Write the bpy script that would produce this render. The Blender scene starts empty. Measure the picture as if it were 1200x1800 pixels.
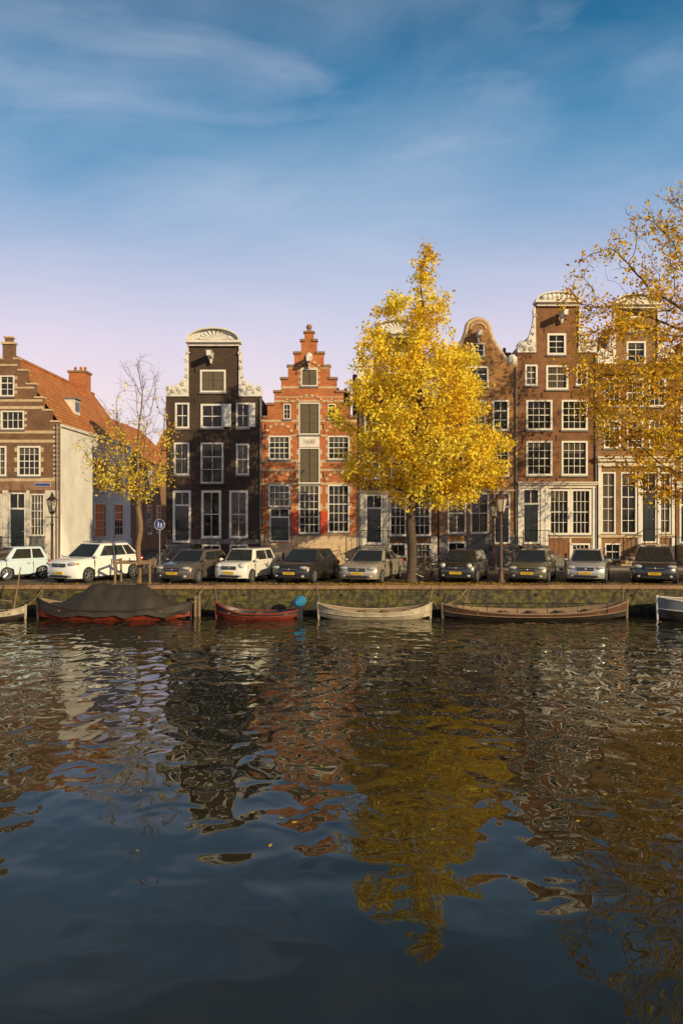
import bpy, math, random
import numpy as np
from mathutils import Vector, noise
from mathutils.geometry import tessellate_polygon
random.seed(7); np.random.seed(7)
R=math.radians
def lin(c):
    return tuple(((x/255)/12.92 if x/255<=0.04045 else ((x/255+0.055)/1.055)**2.4) for x in c)
# ---------------------------------------------------------------- materials
def newmat(name):
    m=bpy.data.materials.new(name); m.use_nodes=True
    nt=m.node_tree; b=nt.nodes['Principled BSDF']
    return m,nt,b
def N(nt,t,**k):
    n=nt.nodes.new(t)
    for a,v in k.items(): setattr(n,a,v)
    return n
def vec_xz(nt,sx=1,sz=1):
    tc=N(nt,'ShaderNodeTexCoord'); s=N(nt,'ShaderNodeSeparateXYZ'); nt.links.new(tc.outputs['Object'],s.inputs[0])
    a=N(nt,'ShaderNodeMath',operation='ADD'); nt.links.new(s.outputs[0],a.inputs[0]); nt.links.new(s.outputs[1],a.inputs[1])
    c=N(nt,'ShaderNodeCombineXYZ'); nt.links.new(a.outputs[0],c.inputs[0]); nt.links.new(s.outputs[2],c.inputs[1])
    return tc,c
def mixc(nt,fac,a,b,blend='MIX'):
    m=N(nt,'ShaderNodeMix',data_type='RGBA',blend_type=blend)
    for sock,v in ((m.inputs[0],fac),(m.inputs[6],a),(m.inputs[7],b)):
        if hasattr(v,'is_output'): nt.links.new(v,sock)
        elif isinstance(v,(tuple,list)): sock.default_value=(*v[:3],1)
        else: sock.default_value=v
    return m.outputs[2]
def ramp(nt,src,stops):
    r=N(nt,'ShaderNodeValToRGB'); e=r.color_ramp.elements
    while len(e)<len(stops): e.new(0.5)
    for i,(p,c) in enumerate(stops):
        e[i].position=p; e[i].color=(*c,1) if len(c)==3 else c
    nt.links.new(src,r.inputs[0]); return r.outputs[0]
def g(v): return (v,v,v)
def simple(name,col,rough=0.6,metal=0.0,var=0.25,scale=3.0,bump=0.0,coat=0.0,spec=None):
    m,nt,b=newmat(name)
    b.inputs['Roughness'].default_value=rough; b.inputs['Metallic'].default_value=metal
    if coat: b.inputs['Coat Weight'].default_value=coat; b.inputs['Coat Roughness'].default_value=0.05
    if spec is not None: b.inputs['Specular IOR Level'].default_value=spec
    if var>0:
        tc=N(nt,'ShaderNodeTexCoord'); n=N(nt,'ShaderNodeTexNoise'); n.inputs['Scale'].default_value=scale; n.inputs['Detail'].default_value=6
        n.inputs['Roughness'].default_value=0.65
        nt.links.new(tc.outputs['Object'],n.inputs['Vector'])
        f=ramp(nt,n.outputs[0],[(0.3,g(1-var)),(0.7,g(1+0*var))])
        c=mixc(nt,1.0,col,f,'MULTIPLY'); nt.links.new(c,b.inputs['Base Color'])
        if bump>0:
            bp=N(nt,'ShaderNodeBump'); bp.inputs['Strength'].default_value=bump; bp.inputs['Distance'].default_value=0.02
            nt.links.new(n.outputs[0],bp.inputs['Height']); nt.links.new(bp.outputs[0],b.inputs['Normal'])
    else: b.inputs['Base Color'].default_value=(*col,1)
    return m
def brick(name,c1,c2,mortar,bw=0.22,bh=0.065,ms=0.008,soot=0.5,tile=False,horiz=False):
    m,nt,b=newmat(name)
    tc,v=vec_xz(nt)
    if horiz: vv=tc.outputs['Object']
    else: vv=v.outputs[0]
    bt=N(nt,'ShaderNodeTexBrick'); nt.links.new(vv,bt.inputs['Vector'])
    bt.inputs['Color1'].default_value=(*c1,1); bt.inputs['Color2'].default_value=(*c2,1); bt.inputs['Mortar'].default_value=(*mortar,1)
    bt.inputs['Scale'].default_value=1; bt.inputs['Brick Width'].default_value=bw; bt.inputs['Row Height'].default_value=bh
    bt.inputs['Mortar Size'].default_value=ms; bt.inputs['Mortar Smooth'].default_value=0.2; bt.inputs['Bias'].default_value=0
    n=N(nt,'ShaderNodeTexNoise'); n.inputs['Scale'].default_value=0.9; n.inputs['Detail'].default_value=8; n.inputs['Roughness'].default_value=0.7
    nt.links.new(tc.outputs['Object'],n.inputs['Vector'])
    n2=N(nt,'ShaderNodeTexNoise'); n2.inputs['Scale'].default_value=9; n2.inputs['Detail'].default_value=4
    mp=N(nt,'ShaderNodeMapping'); mp.inputs['Scale'].default_value=(1,1,2.2); nt.links.new(tc.outputs['Object'],mp.inputs[0]); nt.links.new(mp.outputs[0],n2.inputs['Vector'])
    f=ramp(nt,n.outputs[0],[(0.32,g(1-soot)),(0.68,g(1.0))])
    f2=ramp(nt,n2.outputs[0],[(0.3,g(0.68)),(0.7,g(1.0))])
    c=mixc(nt,1.0,bt.outputs[0],f,'MULTIPLY'); c=mixc(nt,1.0,c,f2,'MULTIPLY')
    nt.links.new(c,b.inputs['Base Color']); b.inputs['Roughness'].default_value=0.85
    bp=N(nt,'ShaderNodeBump'); bp.inputs['Strength'].default_value=0.5; bp.inputs['Distance'].default_value=0.012; bp.invert=True
    nt.links.new(bt.outputs['Fac'],bp.inputs['Height']); nt.links.new(bp.outputs[0],b.inputs['Normal'])
    return m
M={}
M['brkA']=brick('brown_brick',(0.30,0.135,0.062),(0.20,0.09,0.045),(0.32,0.22,0.13))
M['brkB']=brick('black_brick',(0.095,0.052,0.030),(0.055,0.033,0.022),(0.09,0.06,0.045),soot=0.35)
M['brkC']=brick('red_brick',(0.74,0.205,0.05),(0.58,0.14,0.038),(0.52,0.30,0.15),soot=0.45)
M['brkD']=brick('dark_brick',(0.27,0.115,0.055),(0.18,0.078,0.04),(0.24,0.16,0.09))
M['brkE']=brick('ochre_brick',(0.60,0.28,0.085),(0.46,0.20,0.062),(0.44,0.29,0.14))
M['brkF']=brick('russet_brick',(0.38,0.15,0.056),(0.26,0.10,0.042),(0.32,0.20,0.10))
M['brkG']=brick('tan_brick',(0.44,0.22,0.09),(0.33,0.165,0.07),(0.38,0.26,0.14))
M['tile']=brick('orange_roof_tile',(0.85,0.31,0.06),(0.68,0.22,0.04),(0.28,0.08,0.02),bw=0.24,bh=0.22,ms=0.03,soot=0.4)
M['paving']=brick('brick_paving',(0.17,0.11,0.075),(0.12,0.085,0.06),(0.07,0.06,0.05),bw=0.2,bh=0.1,ms=0.01,horiz=True,soot=0.4)
M['pavement']=brick('pavement_slabs',(0.22,0.19,0.16),(0.18,0.155,0.13),(0.08,0.07,0.06),bw=0.45,bh=0.3,ms=0.012,horiz=True)
M['white']=simple('white_paint',(0.78,0.73,0.66),0.5,var=0.35,scale=5)
M['cream']=simple('cream_paint',(0.72,0.63,0.50),0.6,var=0.3,scale=1.6)
M['plaster']=simple('white_plaster',(0.82,0.78,0.72),0.8,var=0.25,scale=0.7,bump=0.2)
M['stone']=simple('sandstone',(0.62,0.45,0.27),0.8,var=0.4,scale=2.5,bump=0.3)
M['dstone']=simple('weathered_stone',(0.32,0.18,0.10),0.85,var=0.45,scale=3,bump=0.3)
M['bstone']=simple('bluestone',(0.18,0.165,0.15),0.6,var=0.35,scale=2,bump=0.2)
M['frameW']=simple('window_frame_white',(0.76,0.71,0.62),0.45,var=0.18)
M['door']=simple('dark_green_door',(0.012,0.02,0.018),0.25,var=0.2,coat=0.5)
M['shut']=simple('olive_shutter',(0.12,0.09,0.05),0.5,var=0.25,scale=5)
M['shutR']=simple('red_shutter',(0.55,0.06,0.02),0.4,var=0.2)
M['iron']=simple('black_iron',(0.015,0.014,0.013),0.35,var=0.2)
M['lead']=simple('lead_grey',(0.2,0.2,0.2),0.5,var=0.3)
M['bark']=simple('bark',(0.10,0.07,0.045),0.9,var=0.5,scale=6,bump=0.6)
M['bark2']=simple('pale_bark',(0.23,0.14,0.07),0.9,var=0.4,scale=6,bump=0.4)
M['wood']=simple('weathered_wood',(0.26,0.17,0.10),0.75,var=0.4,scale=6,bump=0.3)
M['gold']=simple('gilded',(0.5,0.32,0.1),0.4,var=0.2)
def glassmat(name,tint,curt=False):
    m,nt,b=newmat(name)
    tc=N(nt,'ShaderNodeTexCoord'); n=N(nt,'ShaderNodeTexNoise'); n.inputs['Scale'].default_value=1.6; n.inputs['Detail'].default_value=3
    nt.links.new(tc.outputs['Object'],n.inputs['Vector'])
    if curt:
        w=N(nt,'ShaderNodeTexWave'); w.inputs['Scale'].default_value=2.2; w.inputs['Distortion'].default_value=3
        nt.links.new(tc.outputs['Object'],w.inputs['Vector'])
        c=ramp(nt,w.outputs['Fac'],[(0.0,tuple(x*0.45 for x in tint)),(1.0,tint)])
    else: c=ramp(nt,n.outputs[0],[(0.35,tuple(x*0.3 for x in tint)),(0.7,tint)])
    nt.links.new(c,b.inputs['Base Color']); b.inputs['Roughness'].default_value=0.04; b.inputs['Specular IOR Level'].default_value=0.34
    n2=N(nt,'ShaderNodeTexNoise'); n2.inputs['Scale'].default_value=1.1; nt.links.new(tc.outputs['Object'],n2.inputs['Vector'])
    bp=N(nt,'ShaderNodeBump'); bp.inputs['Strength'].default_value=0.35; bp.inputs['Distance'].default_value=0.02
    nt.links.new(n2.outputs[0],bp.inputs['Height']); nt.links.new(bp.outputs[0],b.inputs['Normal'])
    return m
M['glass']=glassmat('window_glass',(0.028,0.026,0.022))
M['glassC']=glassmat('curtained_glass',(0.11,0.09,0.065),True)
def quaymat():
    m,nt,b=newmat('mossy_quay_brick')
    tc,v=vec_xz(nt)
    bt=N(nt,'ShaderNodeTexBrick'); nt.links.new(v.outputs[0],bt.inputs['Vector'])
    bt.inputs['Color1'].default_value=(0.12,0.085,0.05,1); bt.inputs['Color2'].default_value=(0.07,0.055,0.035,1); bt.inputs['Mortar'].default_value=(0.03,0.03,0.02,1)
    bt.inputs['Scale'].default_value=1; bt.inputs['Brick Width'].default_value=0.3; bt.inputs['Row Height'].default_value=0.1; bt.inputs['Mortar Size'].default_value=0.015
    n=N(nt,'ShaderNodeTexNoise'); n.inputs['Scale'].default_value=1.6; n.inputs['Detail'].default_value=9; n.inputs['Roughness'].default_value=0.8
    nt.links.new(tc.outputs['Object'],n.inputs['Vector'])
    f=ramp(nt,n.outputs[0],[(0.44,g(0)),(0.56,g(1))])
    n3=N(nt,'ShaderNodeTexNoise'); n3.inputs['Scale'].default_value=5; n3.inputs['Detail'].default_value=6; nt.links.new(tc.outputs['Object'],n3.inputs['Vector'])
    f3=ramp(nt,n3.outputs[0],[(0.4,g(.3)),(0.65,g(1))])
    c=mixc(nt,f,bt.outputs[0],(0.15,0.125,0.02)); c=mixc(nt,1.0,c,f3,'MULTIPLY')
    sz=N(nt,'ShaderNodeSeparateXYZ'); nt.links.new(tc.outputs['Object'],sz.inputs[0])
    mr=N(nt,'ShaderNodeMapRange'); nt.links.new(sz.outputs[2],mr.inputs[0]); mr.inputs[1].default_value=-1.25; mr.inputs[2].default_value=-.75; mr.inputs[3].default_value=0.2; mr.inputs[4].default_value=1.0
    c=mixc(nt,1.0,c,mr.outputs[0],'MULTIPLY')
    nt.links.new(c,b.inputs['Base Color']); b.inputs['Roughness'].default_value=0.8
    bp=N(nt,'ShaderNodeBump'); bp.inputs['Strength'].default_value=0.8; bp.inputs['Distance'].default_value=0.04
    nt.links.new(n3.outputs[0],bp.inputs['Height']); nt.links.new(bp.outputs[0],b.inputs['Normal'])
    return m
M['quay']=quaymat()
def leafmat(name,cols,trans=0.45):
    m,nt,b=newmat(name); nt.nodes.remove(b)
    at=N(nt,'ShaderNodeAttribute'); at.attribute_name='rnd'
    c=ramp(nt,at.outputs['Fac'],[(i/(len(cols)-1),k) for i,k in enumerate(cols)])
    d=N(nt,'ShaderNodeBsdfDiffuse'); t=N(nt,'ShaderNodeBsdfTranslucent'); mx=N(nt,'ShaderNodeMixShader'); mx.inputs[0].default_value=trans
    nt.links.new(c,d.inputs[0]); nt.links.new(c,t.inputs[0]); nt.links.new(d.outputs[0],mx.inputs[1]); nt.links.new(t.outputs[0],mx.inputs[2])
    nt.links.new(mx.outputs[0],nt.nodes['Material Output'].inputs[0]); return m
M['leafY']=leafmat('yellow_leaves',[(0.62,0.36,0.025),(0.92,0.66,0.045),(0.95,0.78,0.10),(0.78,0.66,0.06)],.38)
M['leafO']=leafmat('orange_leaves',[(0.45,0.20,0.02),(0.78,0.44,0.03),(0.86,0.58,0.05),(0.48,0.38,0.04)],.38)
M['leafG']=leafmat('fallen_leaves',[(0.30,0.15,0.03),(0.55,0.33,0.04),(0.70,0.45,0.05),(0.4,0.2,0.03)],0.1)
# ---------------------------------------------------------------- mesh builder
class MB:
    def __init__(s): s.v=[];s.f=[];s.m=[];s.mats=[]
    def mi(s,k):
        k=M[k] if isinstance(k,str) else k
        if k not in s.mats: s.mats.append(k)
        return s.mats.index(k)
    def add(s,vs,fs,mat):
        o=len(s.v); s.v+= [tuple(p) for p in vs]; i=s.mi(mat)
        for f in fs: s.f.append([o+a for a in f]); s.m.append(i)
    def box(s,x0,x1,y0,y1,z0,z1,mat):
        if x0>x1:x0,x1=x1,x0
        if y0>y1:y0,y1=y1,y0
        if z0>z1:z0,z1=z1,z0
        s.add([(x0,y0,z0),(x1,y0,z0),(x1,y1,z0),(x0,y1,z0),(x0,y0,z1),(x1,y0,z1),(x1,y1,z1),(x0,y1,z1)],
              [(0,3,2,1),(4,5,6,7),(0,1,5,4),(1,2,6,5),(2,3,7,6),(3,0,4,7)],mat)
    def cyl(s,p0,p1,r0,r1,mat,n=8,caps=True):
        p0=Vector(p0);p1=Vector(p1);d=(p1-p0)
        if d.length<1e-6:return
        d.normalize(); a=d.orthogonal().normalized(); b=d.cross(a)
        vs=[];fs=[]
        for p,r in((p0,r0),(p1,r1)):
            for i in range(n):
                t=2*math.pi*i/n; vs.append(p+(a*math.cos(t)+b*math.sin(t))*r)
        for i in range(n): j=(i+1)%n; fs.append((i,j,n+j,n+i))
        if caps: fs.append(tuple(range(n))[::-1]); fs.append(tuple(range(n,2*n)))
        s.add(vs,fs,mat)
    def sph(s,c,r,mat,n=8,k=6):
        if not isinstance(r,(tuple,list)): r=(r,r,r)
        vs=[(c[0],c[1],c[2]+r[2])];fs=[]
        for i in range(1,k):
            ph=math.pi*i/k
            for j in range(n):
                t=2*math.pi*j/n; vs.append((c[0]+r[0]*math.sin(ph)*math.cos(t),c[1]+r[1]*math.sin(ph)*math.sin(t),c[2]+r[2]*math.cos(ph)))
        vs.append((c[0],c[1],c[2]-r[2])); L=len(vs)-1
        for j in range(n):
            q=(j+1)%n; fs.append((0,1+j,1+q)); fs.append((L,1+(k-2)*n+q,1+(k-2)*n+j))
        for i in range(k-2):
            for j in range(n):
                q=(j+1)%n; a=1+i*n; fs.append((a+j,a+n+j,a+n+q,a+q))
        s.add(vs,fs,mat)
    def prism(s,pts,y0,y1,mat,holes=(),reveal=None,back=True):
        loops=[[Vector((p[0],p[1],0)) for p in pts]]+[[Vector((p[0],p[1],0)) for p in h] for h in holes]
        tr=tessellate_polygon(loops); flat=[p for l in loops for p in l]
        fs=[]
        for t in tr:
            a,b,c=[flat[i] for i in t]
            if (b-a).cross(c-a).z<0: t=(t[0],t[2],t[1])
            fs.append(tuple(t))
        s.add([(p.x,y0,p.y) for p in flat],fs,mat)
        if back and not holes: s.add([(p.x,y1,p.y) for p in flat],[f[::-1] for f in fs],mat)
        def side(l,ya,yb):
            n=len(l); vs=[(p.x,ya,p.y) for p in l]+[(p.x,yb,p.y) for p in l]
            s.add(vs,[(i,(i+1)%n,n+(i+1)%n,n+i) for i in range(n)],mat)
        side(loops[0],y0,y1)
        for h in loops[1:]: side(h,y0,y0+(reveal or 0.2))
    def build(s,name,parent=None,smooth=False,bevel=0,angle=None,org=None):
        me=bpy.data.meshes.new(name)
        o=Vector(org) if org is not None else (parent.location if parent and parent.get('wo') else Vector((0,0,0)))
        me.from_pydata([(a-o.x,b-o.y,c-o.z) for a,b,c in s.v],[],s.f)
        for m in s.mats: me.materials.append(m)
        me.polygons.foreach_set('material_index',s.m)
        if smooth: 
            me.polygons.foreach_set('use_smooth',[True]*len(me.polygons))
            me.set_sharp_from_angle(angle=R(angle or 35))
        me.update()
        ob=bpy.data.objects.new(name,me); bpy.context.collection.objects.link(ob)
        if parent: ob.parent=parent
        elif org is not None: ob.location=o
        if bevel:
            b=ob.modifiers.new('bev','BEVEL'); b.width=bevel; b.segments=2; b.limit_method='ANGLE'
        return ob
def empty(name,loc,world=True,rot=0):
    e=bpy.data.objects.new(name,None); bpy.context.collection.objects.link(e); e.location=loc; e.rotation_euler=(0,0,rot)
    e.empty_display_size=0.3
    if world: e['wo']=1
    return e
def text(body,size,loc,rot,mat,name,parent,ext=0.004):
    c=bpy.data.curves.new(name,'FONT'); c.body=body; c.size=size; c.align_x='CENTER'; c.align_y='CENTER'; c.extrude=ext
    c.materials.append(M[mat] if isinstance(mat,str) else mat)
    o=bpy.data.objects.new(name,c); bpy.context.collection.objects.link(o); o.location=loc; o.rotation_euler=rot; o.parent=parent
    return o
# ---------------------------------------------------------------- plan
CAMZ=3.1; YF=47.6; S=YF/1480.0; WZ=-1.25; YQ=35.6
# facade elevation drawings use a 1 unit = 32 mm grid
FX=lambda p:(p-600)*S
FZ=lambda q:CAMZ-(q-900)*S
# ---------------------------------------------------------------- houses
class House:
    def __init__(s,name,cx,mat,yf=YF):
        s.e=empty(name,(FX(cx),yf,0)); s.mat=mat; s.y=yf; s.holes=[]; s.w=MB(); s.fr=MB(); s.gl=MB(); s.tr=MB(); s.dr=MB(); s.rf=MB(); s.x=MB(); s.orn=MB()
    def win(s,xa,ya,xb,yb,nx=2,ny=3,fw=3.2,kind='w',sill=True,mid=True,fmat='frameW',bar=0.9):
        Y=s.y; s.holes.append((xa,ya,xb,yb)); x0,x1=FX(xa),FX(xb); z1,z0=FZ(ya),FZ(yb); f=fw*S
        F=s.fr
        F.box(x0,x0+f,Y-0.03,Y+0.14,z0,z1,fmat);F.box(x1-f,x1,Y-0.03,Y+0.14,z0,z1,fmat)
        F.box(x0+f,x1-f,Y-0.03,Y+0.14,z1-f,z1,fmat);F.box(x0+f,x1-f,Y-0.03,Y+0.14,z0,z0+f,fmat)
        ix0,ix1,iz0,iz1=x0+f,x1-f,z0+f,z1-f
        if kind=='w':
            gm='glassC' if random.random()<0.22 else 'glass'
            s.gl.box(ix0,ix1,Y+0.10,Y+0.13,iz0,iz1,gm)
            if gm=='glass' and random.random()<0.5 and iz1-iz0>1.0:
                # half-drawn blind behind the upper panes
                s.gl.box(ix0,ix1,Y+0.094,Y+0.098,iz1-(iz1-iz0)*random.uniform(0.12,0.35),iz1,'glassC')
            b=bar*S/2
            for i in range(1,nx):
                x=ix0+(ix1-ix0)*i/nx; F.box(x-b,x+b,Y+0.05,Y+0.12,iz0,iz1,fmat)
            for j in range(1,ny):
                z=iz0+(iz1-iz0)*j/ny; bb=b*(1.7 if (mid and j==(ny+1)//2) else 1)
                F.box(ix0,ix1,Y+0.053,Y+0.117,z-bb,z+bb,fmat)
        elif kind in('s','sr'):
            mt='shut' if kind=='s' else 'shutR'; c=(ix0+ix1)/2
            for a,b2 in((ix0+.01,c-.012),(c+.012,ix1-.01)):
                s.dr.box(a,b2,Y+0.03,Y+0.08,iz0,iz1,mt)
                nn=max(2,int((iz1-iz0)/0.45))
                for k in range(nn):
                    s.dr.box(a+.02,b2-.02,Y+0.012,Y+0.03,iz0+(iz1-iz0)*(k+.08)/nn,iz0+(iz1-iz0)*(k+.92)/nn,mt)
        elif kind=='d':
            zt=iz0+(iz1-iz0)*0.72
            s.dr.box(ix0,ix1,Y+0.07,Y+0.12,iz0,zt,'door')
            for u in(0.12,0.56):
                for vv in((0.06,0.42),(0.5,0.92)):
                    s.dr.box(ix0+(ix1-ix0)*u,ix0+(ix1-ix0)*(u+.32),Y+0.05,Y+0.07,iz0+(zt-iz0)*vv[0],iz0+(zt-iz0)*vv[1],'door')
            F.box(ix0,ix1,Y-0.02,Y+0.13,zt,zt+0.1,fmat)
            s.gl.box(ix0,ix1,Y+0.10,Y+0.13,zt+0.1,iz1,'glass')
            xm=(ix0+ix1)/2; F.box(xm-.02,xm+.02,Y+.06,Y+.12,zt+.1,iz1,fmat)
            s.dr.sph((ix1-.12,Y+.03,iz0+(zt-iz0)*.45),0.035,'gold')
        if sill: s.tr.box(x0-0.06,x1+0.06,Y-0.10,Y+0.02,z0-0.09,z0-0.002,'bstone')
    def walls(s,outline,depth=11,wing=None,roof=None,rmat='tile',thick=0.34,sidemat=None):
        pts=[(FX(a),FZ(b)) for a,b in outline]
        hs=[[(FX(a),FZ(d)),(FX(c),FZ(d)),(FX(c),FZ(b)),(FX(a),FZ(b))] for a,b,c,d in s.holes]
        s.w.prism(pts,s.y,s.y+thick,s.mat,hs,reveal=0.22)
        s.w.prism(pts,s.y+thick,s.y+thick+0.02,s.mat)
        x0=min(p[0] for p in pts);x1=max(p[0] for p in pts);zw=FZ(wing); ya,yb=s.y+thick+0.021,s.y+depth
        sm=sidemat or s.mat
        e=0.004
        s.w.add([(x0+e,ya,-.3),(x0+e,yb,-.3),(x0+e,yb,zw),(x0+e,ya,zw)],[(0,1,2,3)],s.mat)
        s.w.add([(x1-e,ya,-.3),(x1-e,yb,-.3),(x1-e,yb,zw),(x1-e,ya,zw)],[(3,2,1,0)],sm)
        xc=(x0+x1)/2; zr=FZ(roof)
        s.w.add([(x0+e,yb,-.3),(x1-e,yb,-.3),(x1-e,yb,zw),(xc,yb,zr),(x0+e,yb,zw)],[(4,3,2,1,0)],s.mat)
        s.rf.add([(x0+e,ya,zw),(x0+e,yb,zw),(xc,yb,zr),(xc,ya,zr),(x1-e,ya,zw),(x1-e,yb,zw)],[(0,1,2,3),(3,2,5,4)],rmat)
    def band(s,ya,yb,xa,xb,mat='stone',proud=0.02,cut=True):
        segs=[(xa,xb)]
        if cut:
            for a,b,c,d in s.holes:
                if b<yb and d>ya:
                    ns=[]
                    for p,q in segs:
                        if c<=p or a>=q: ns.append((p,q)); continue
                        if a>p: ns.append((p,a))
                        if c<q: ns.append((c,q))
                    segs=ns
        for p,q in segs:
            if q-p>0.8: s.tr.box(FX(p),FX(q),s.y-proud,s.y+0.02,FZ(yb),FZ(ya),mat)
    def cornice(s,xa,xb,ya,yb,mat='white',proud=0.3):
        h=FZ(ya)-FZ(yb); z=FZ(yb)
        s.tr.box(FX(xa)-.0,FX(xb)+.0,s.y-proud*.35,s.y+.05,z,z+h*.5,mat)
        s.tr.box(FX(xa)-.05,FX(xb)+.05,s.y-proud*.75,s.y+.06,z+h*.5,z+h*.8,mat)
        s.tr.box(FX(xa)-.1,FX(xb)+.1,s.y-proud,s.y+.4,z+h*.8,z+h,mat)
    def quoin(s,win,mat='stone',n=3,w=5):
        a,b,c,d=win
        for k in range(n):
            y=b+(d-b)*(k+.15)/n; hh=(d-b)/n*.42
            for p,q in((a-w,a-.3),(c+.3,c+w)): s.tr.box(FX(p),FX(q),s.y-.015,s.y+.02,FZ(y+hh),FZ(y),mat)
    def arch(s,cx,yb,rx,ry,w,mats=('brkC','stone'),y0=-0.05,n=11,fill=None):
        for k in range(n):
            t0=math.pi*k/n; t1=math.pi*(k+1)/n
            P=lambda t,o:(FX(cx+(rx+o)*math.cos(t)),FZ(yb-(ry+o)*math.sin(t)))
            p=[P(t0,0),P(t0,w),P(t1,w),P(t1,0)]
            s.tr.prism(p,s.y+y0-(0.012 if k%2 else 0),s.y+.02,mats[k%len(mats)])
        if fill:
            pts=[(FX(cx+rx*math.cos(math.pi*k/12)),FZ(yb-ry*math.sin(math.pi*k/12))) for k in range(13)]
            s.tr.prism(pts,s.y-.02,s.y+.02,fill)
    def hoist(s,px,py,mat='white',ln=1.15):
        x,z=FX(px),FZ(py)
        s.x.box(x-.11,x+.11,s.y-ln,s.y+.1,z-.13,z+.13,mat)
        s.x.box(x-.15,x+.15,s.y-ln*.96,s.y,z+.13,z+.17,mat)
        s.x.prism([(x-.03,z-.42),(x+.03,z-.42),(x+.07,z-.13),(x-.07,z-.13)],s.y-.3,s.y,mat)
        s.x.cyl((x,s.y-ln+.12,z-.13),(x,s.y-ln+.12,z-.35),.02,.02,'iron'); s.x.sph((x,s.y-ln+.12,z-.38),.05,'iron')
    def scroll(s,pts,blobs,y0=-0.1,y1=0.25):
        P=[(FX(a),FZ(b)) for a,b in pts]
        ar=sum(P[i][0]*P[(i+1)%len(P)][1]-P[(i+1)%len(P)][0]*P[i][1] for i in range(len(P)))
        if ar<0: P=P[::-1]
        s.tr.prism(P,s.y+y0,s.y+y1,'white')
        # carved volutes and acanthus leaves
        for a,b,r in blobs:
            x,z=FX(a+random.uniform(-1,1)),FZ(b+random.uniform(-1.5,1.5)); rr=r*S*random.uniform(.6,1.0); y=s.y+y0-.03; t=random.uniform(0,6); q=None; dr=random.choice((-1,1))
            for k in range(10):
                rad=rr*(1-.08*k); p=(x+rad*math.cos(t),y,z+rad*math.sin(t)); t+=dr*.75
                if q: s.orn.cyl(q,p,.045-.002*k,.043-.002*k,'white',5,False)
                q=p
            for k in range(4):
                t2=random.uniform(0,6.28); dx,dz=math.cos(t2),math.sin(t2); d=rr*random.uniform(.5,1.25)
                s.orn.cyl((x+dx*d*.4,y,z+dz*d*.4),(x+dx*d*1.25,y+.03,z+dz*d*1.25),.06,.015,'white',5)
    def crown(s,xa,xb,yb,rise,shell=True):
        cx=(xa+xb)/2; rx=(xb-xa)/2
        pts=[(FX(cx+rx*math.cos(math.pi*k/18)),FZ(yb-rise*math.sin(math.pi*k/18))) for k in range(19)]
        s.tr.prism(pts,s.y-.12,s.y+.35,'white')
        for k in range(18):
            t0=math.pi*k/18;t1=math.pi*(k+1)/18
            P=lambda t,o:(FX(cx+(rx+o)*math.cos(t)),FZ(yb-(rise+o)*math.sin(t)))
            s.tr.prism([P(t0,0),P(t0,2.6),P(t1,2.6),P(t1,0)],s.y-.42,s.y+.4,'white')
        s.tr.box(FX(xa-4),FX(xb+4),s.y-.42,s.y+.4,FZ(yb+4),FZ(yb),'white')
        s.tr.box(FX(xa),FX(xb),s.y-.2,s.y+.36,FZ(yb+9),FZ(yb+4),'white')
        if shell:
            for k in range(9):
                t=math.pi*(k+.5)/9; p0=Vector((FX(cx),s.y-.16,FZ(yb-2))); p1=Vector((FX(cx+rx*.55*math.cos(t)),s.y-.16,FZ(yb-2-rise*.75*math.sin(t))))
                s.orn.cyl(p0,p1,.03,.1,'white',6)
            for sg in(-1,1):
                for k in range(4):
                    s.orn.sph((FX(cx+sg*rx*(.62+.08*k)),s.y-.15,FZ(yb-3-1.2*(3-k))),(.1,.06,.12),'white',6,4)
    def stoop(s,px0,px1,py,dirn,w=1.1,mat='bstone',n=None,rail=True):
        z=FZ(py); x0,x1=FX(px0),FX(px1); Y=s.y
        s.x.box(x0,x1,Y-w,Y-.002,-.05,z-.1,mat); s.x.box(x0-.04,x1+.04,Y-w-.05,Y-.003,z-.1,z-.005,mat)
        n=n or max(2,int(z/0.19)); h=(z-.1)/n; t=.27
        for i in range(n):
            zz=z-.1-h*(i+1)+h*.0
            xs=x1+t*i if dirn>0 else x0-t*(i+1)
            if zz>0: s.x.box(xs,xs+t-.003,Y-w+.02,Y-.004,-.05,zz,mat)
        if rail:
            r=.022; H=.95
            def post(x,zb): s.x.cyl((x,Y-w+.06,zb),(x,Y-w+.06,zb+H),r,r,'iron',5)
            xe=(x1+t*n) if dirn>0 else (x0-t*n); xs=x1 if dirn>0 else x0; xo=x0 if dirn>0 else x1
            post(xo,z-.1);post(xs,z-.1);post(xe,0.12)
            s.x.cyl((xo,Y-w+.06,z-.1+H),(xs,Y-w+.06,z-.1+H),r,r,'iron',5)
            s.x.cyl((xs,Y-w+.06,z-.1+H),(xe,Y-w+.06,.12+H),r,r,'iron',5)
            for k in range(1,n):
                x=xs+(xe-xs)*k/n; zb=(z-.1)+(0.12-(z-.1))*k/n; s.x.cyl((x,Y-w+.06,zb-.1),(x,Y-w+.06,zb+H),.012,.012,'iron',4)
            for k in range(1,5):
                x=xo+(xs-xo)*k/5; s.x.cyl((x,Y-w+.06,z-.1),(x,Y-w+.06,z-.1+H),.012,.012,'iron',4)
    def anchors(s,lst):
        for a,b in lst: s.x.box(FX(a)-.02,FX(a)+.02,s.y-.035,s.y,FZ(b+9),FZ(b),'iron')
    def chimney(s,px,yd,zt,zb,w=.5,mat=None):
        x=FX(px); s.x.box(x-w,x+w,s.y+yd,s.y+yd+1,zb,zt,mat or s.mat); s.x.box(x-w-.06,x+w+.06,s.y+yd-.06,s.y+yd+1.06,zt,zt+.12,'dstone')
        for k in(-.25,.25): s.x.cyl((x+k,s.y+yd+.5,zt+.12),(x+k,s.y+yd+.5,zt+.5),.11,.09,'tile',8)
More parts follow.
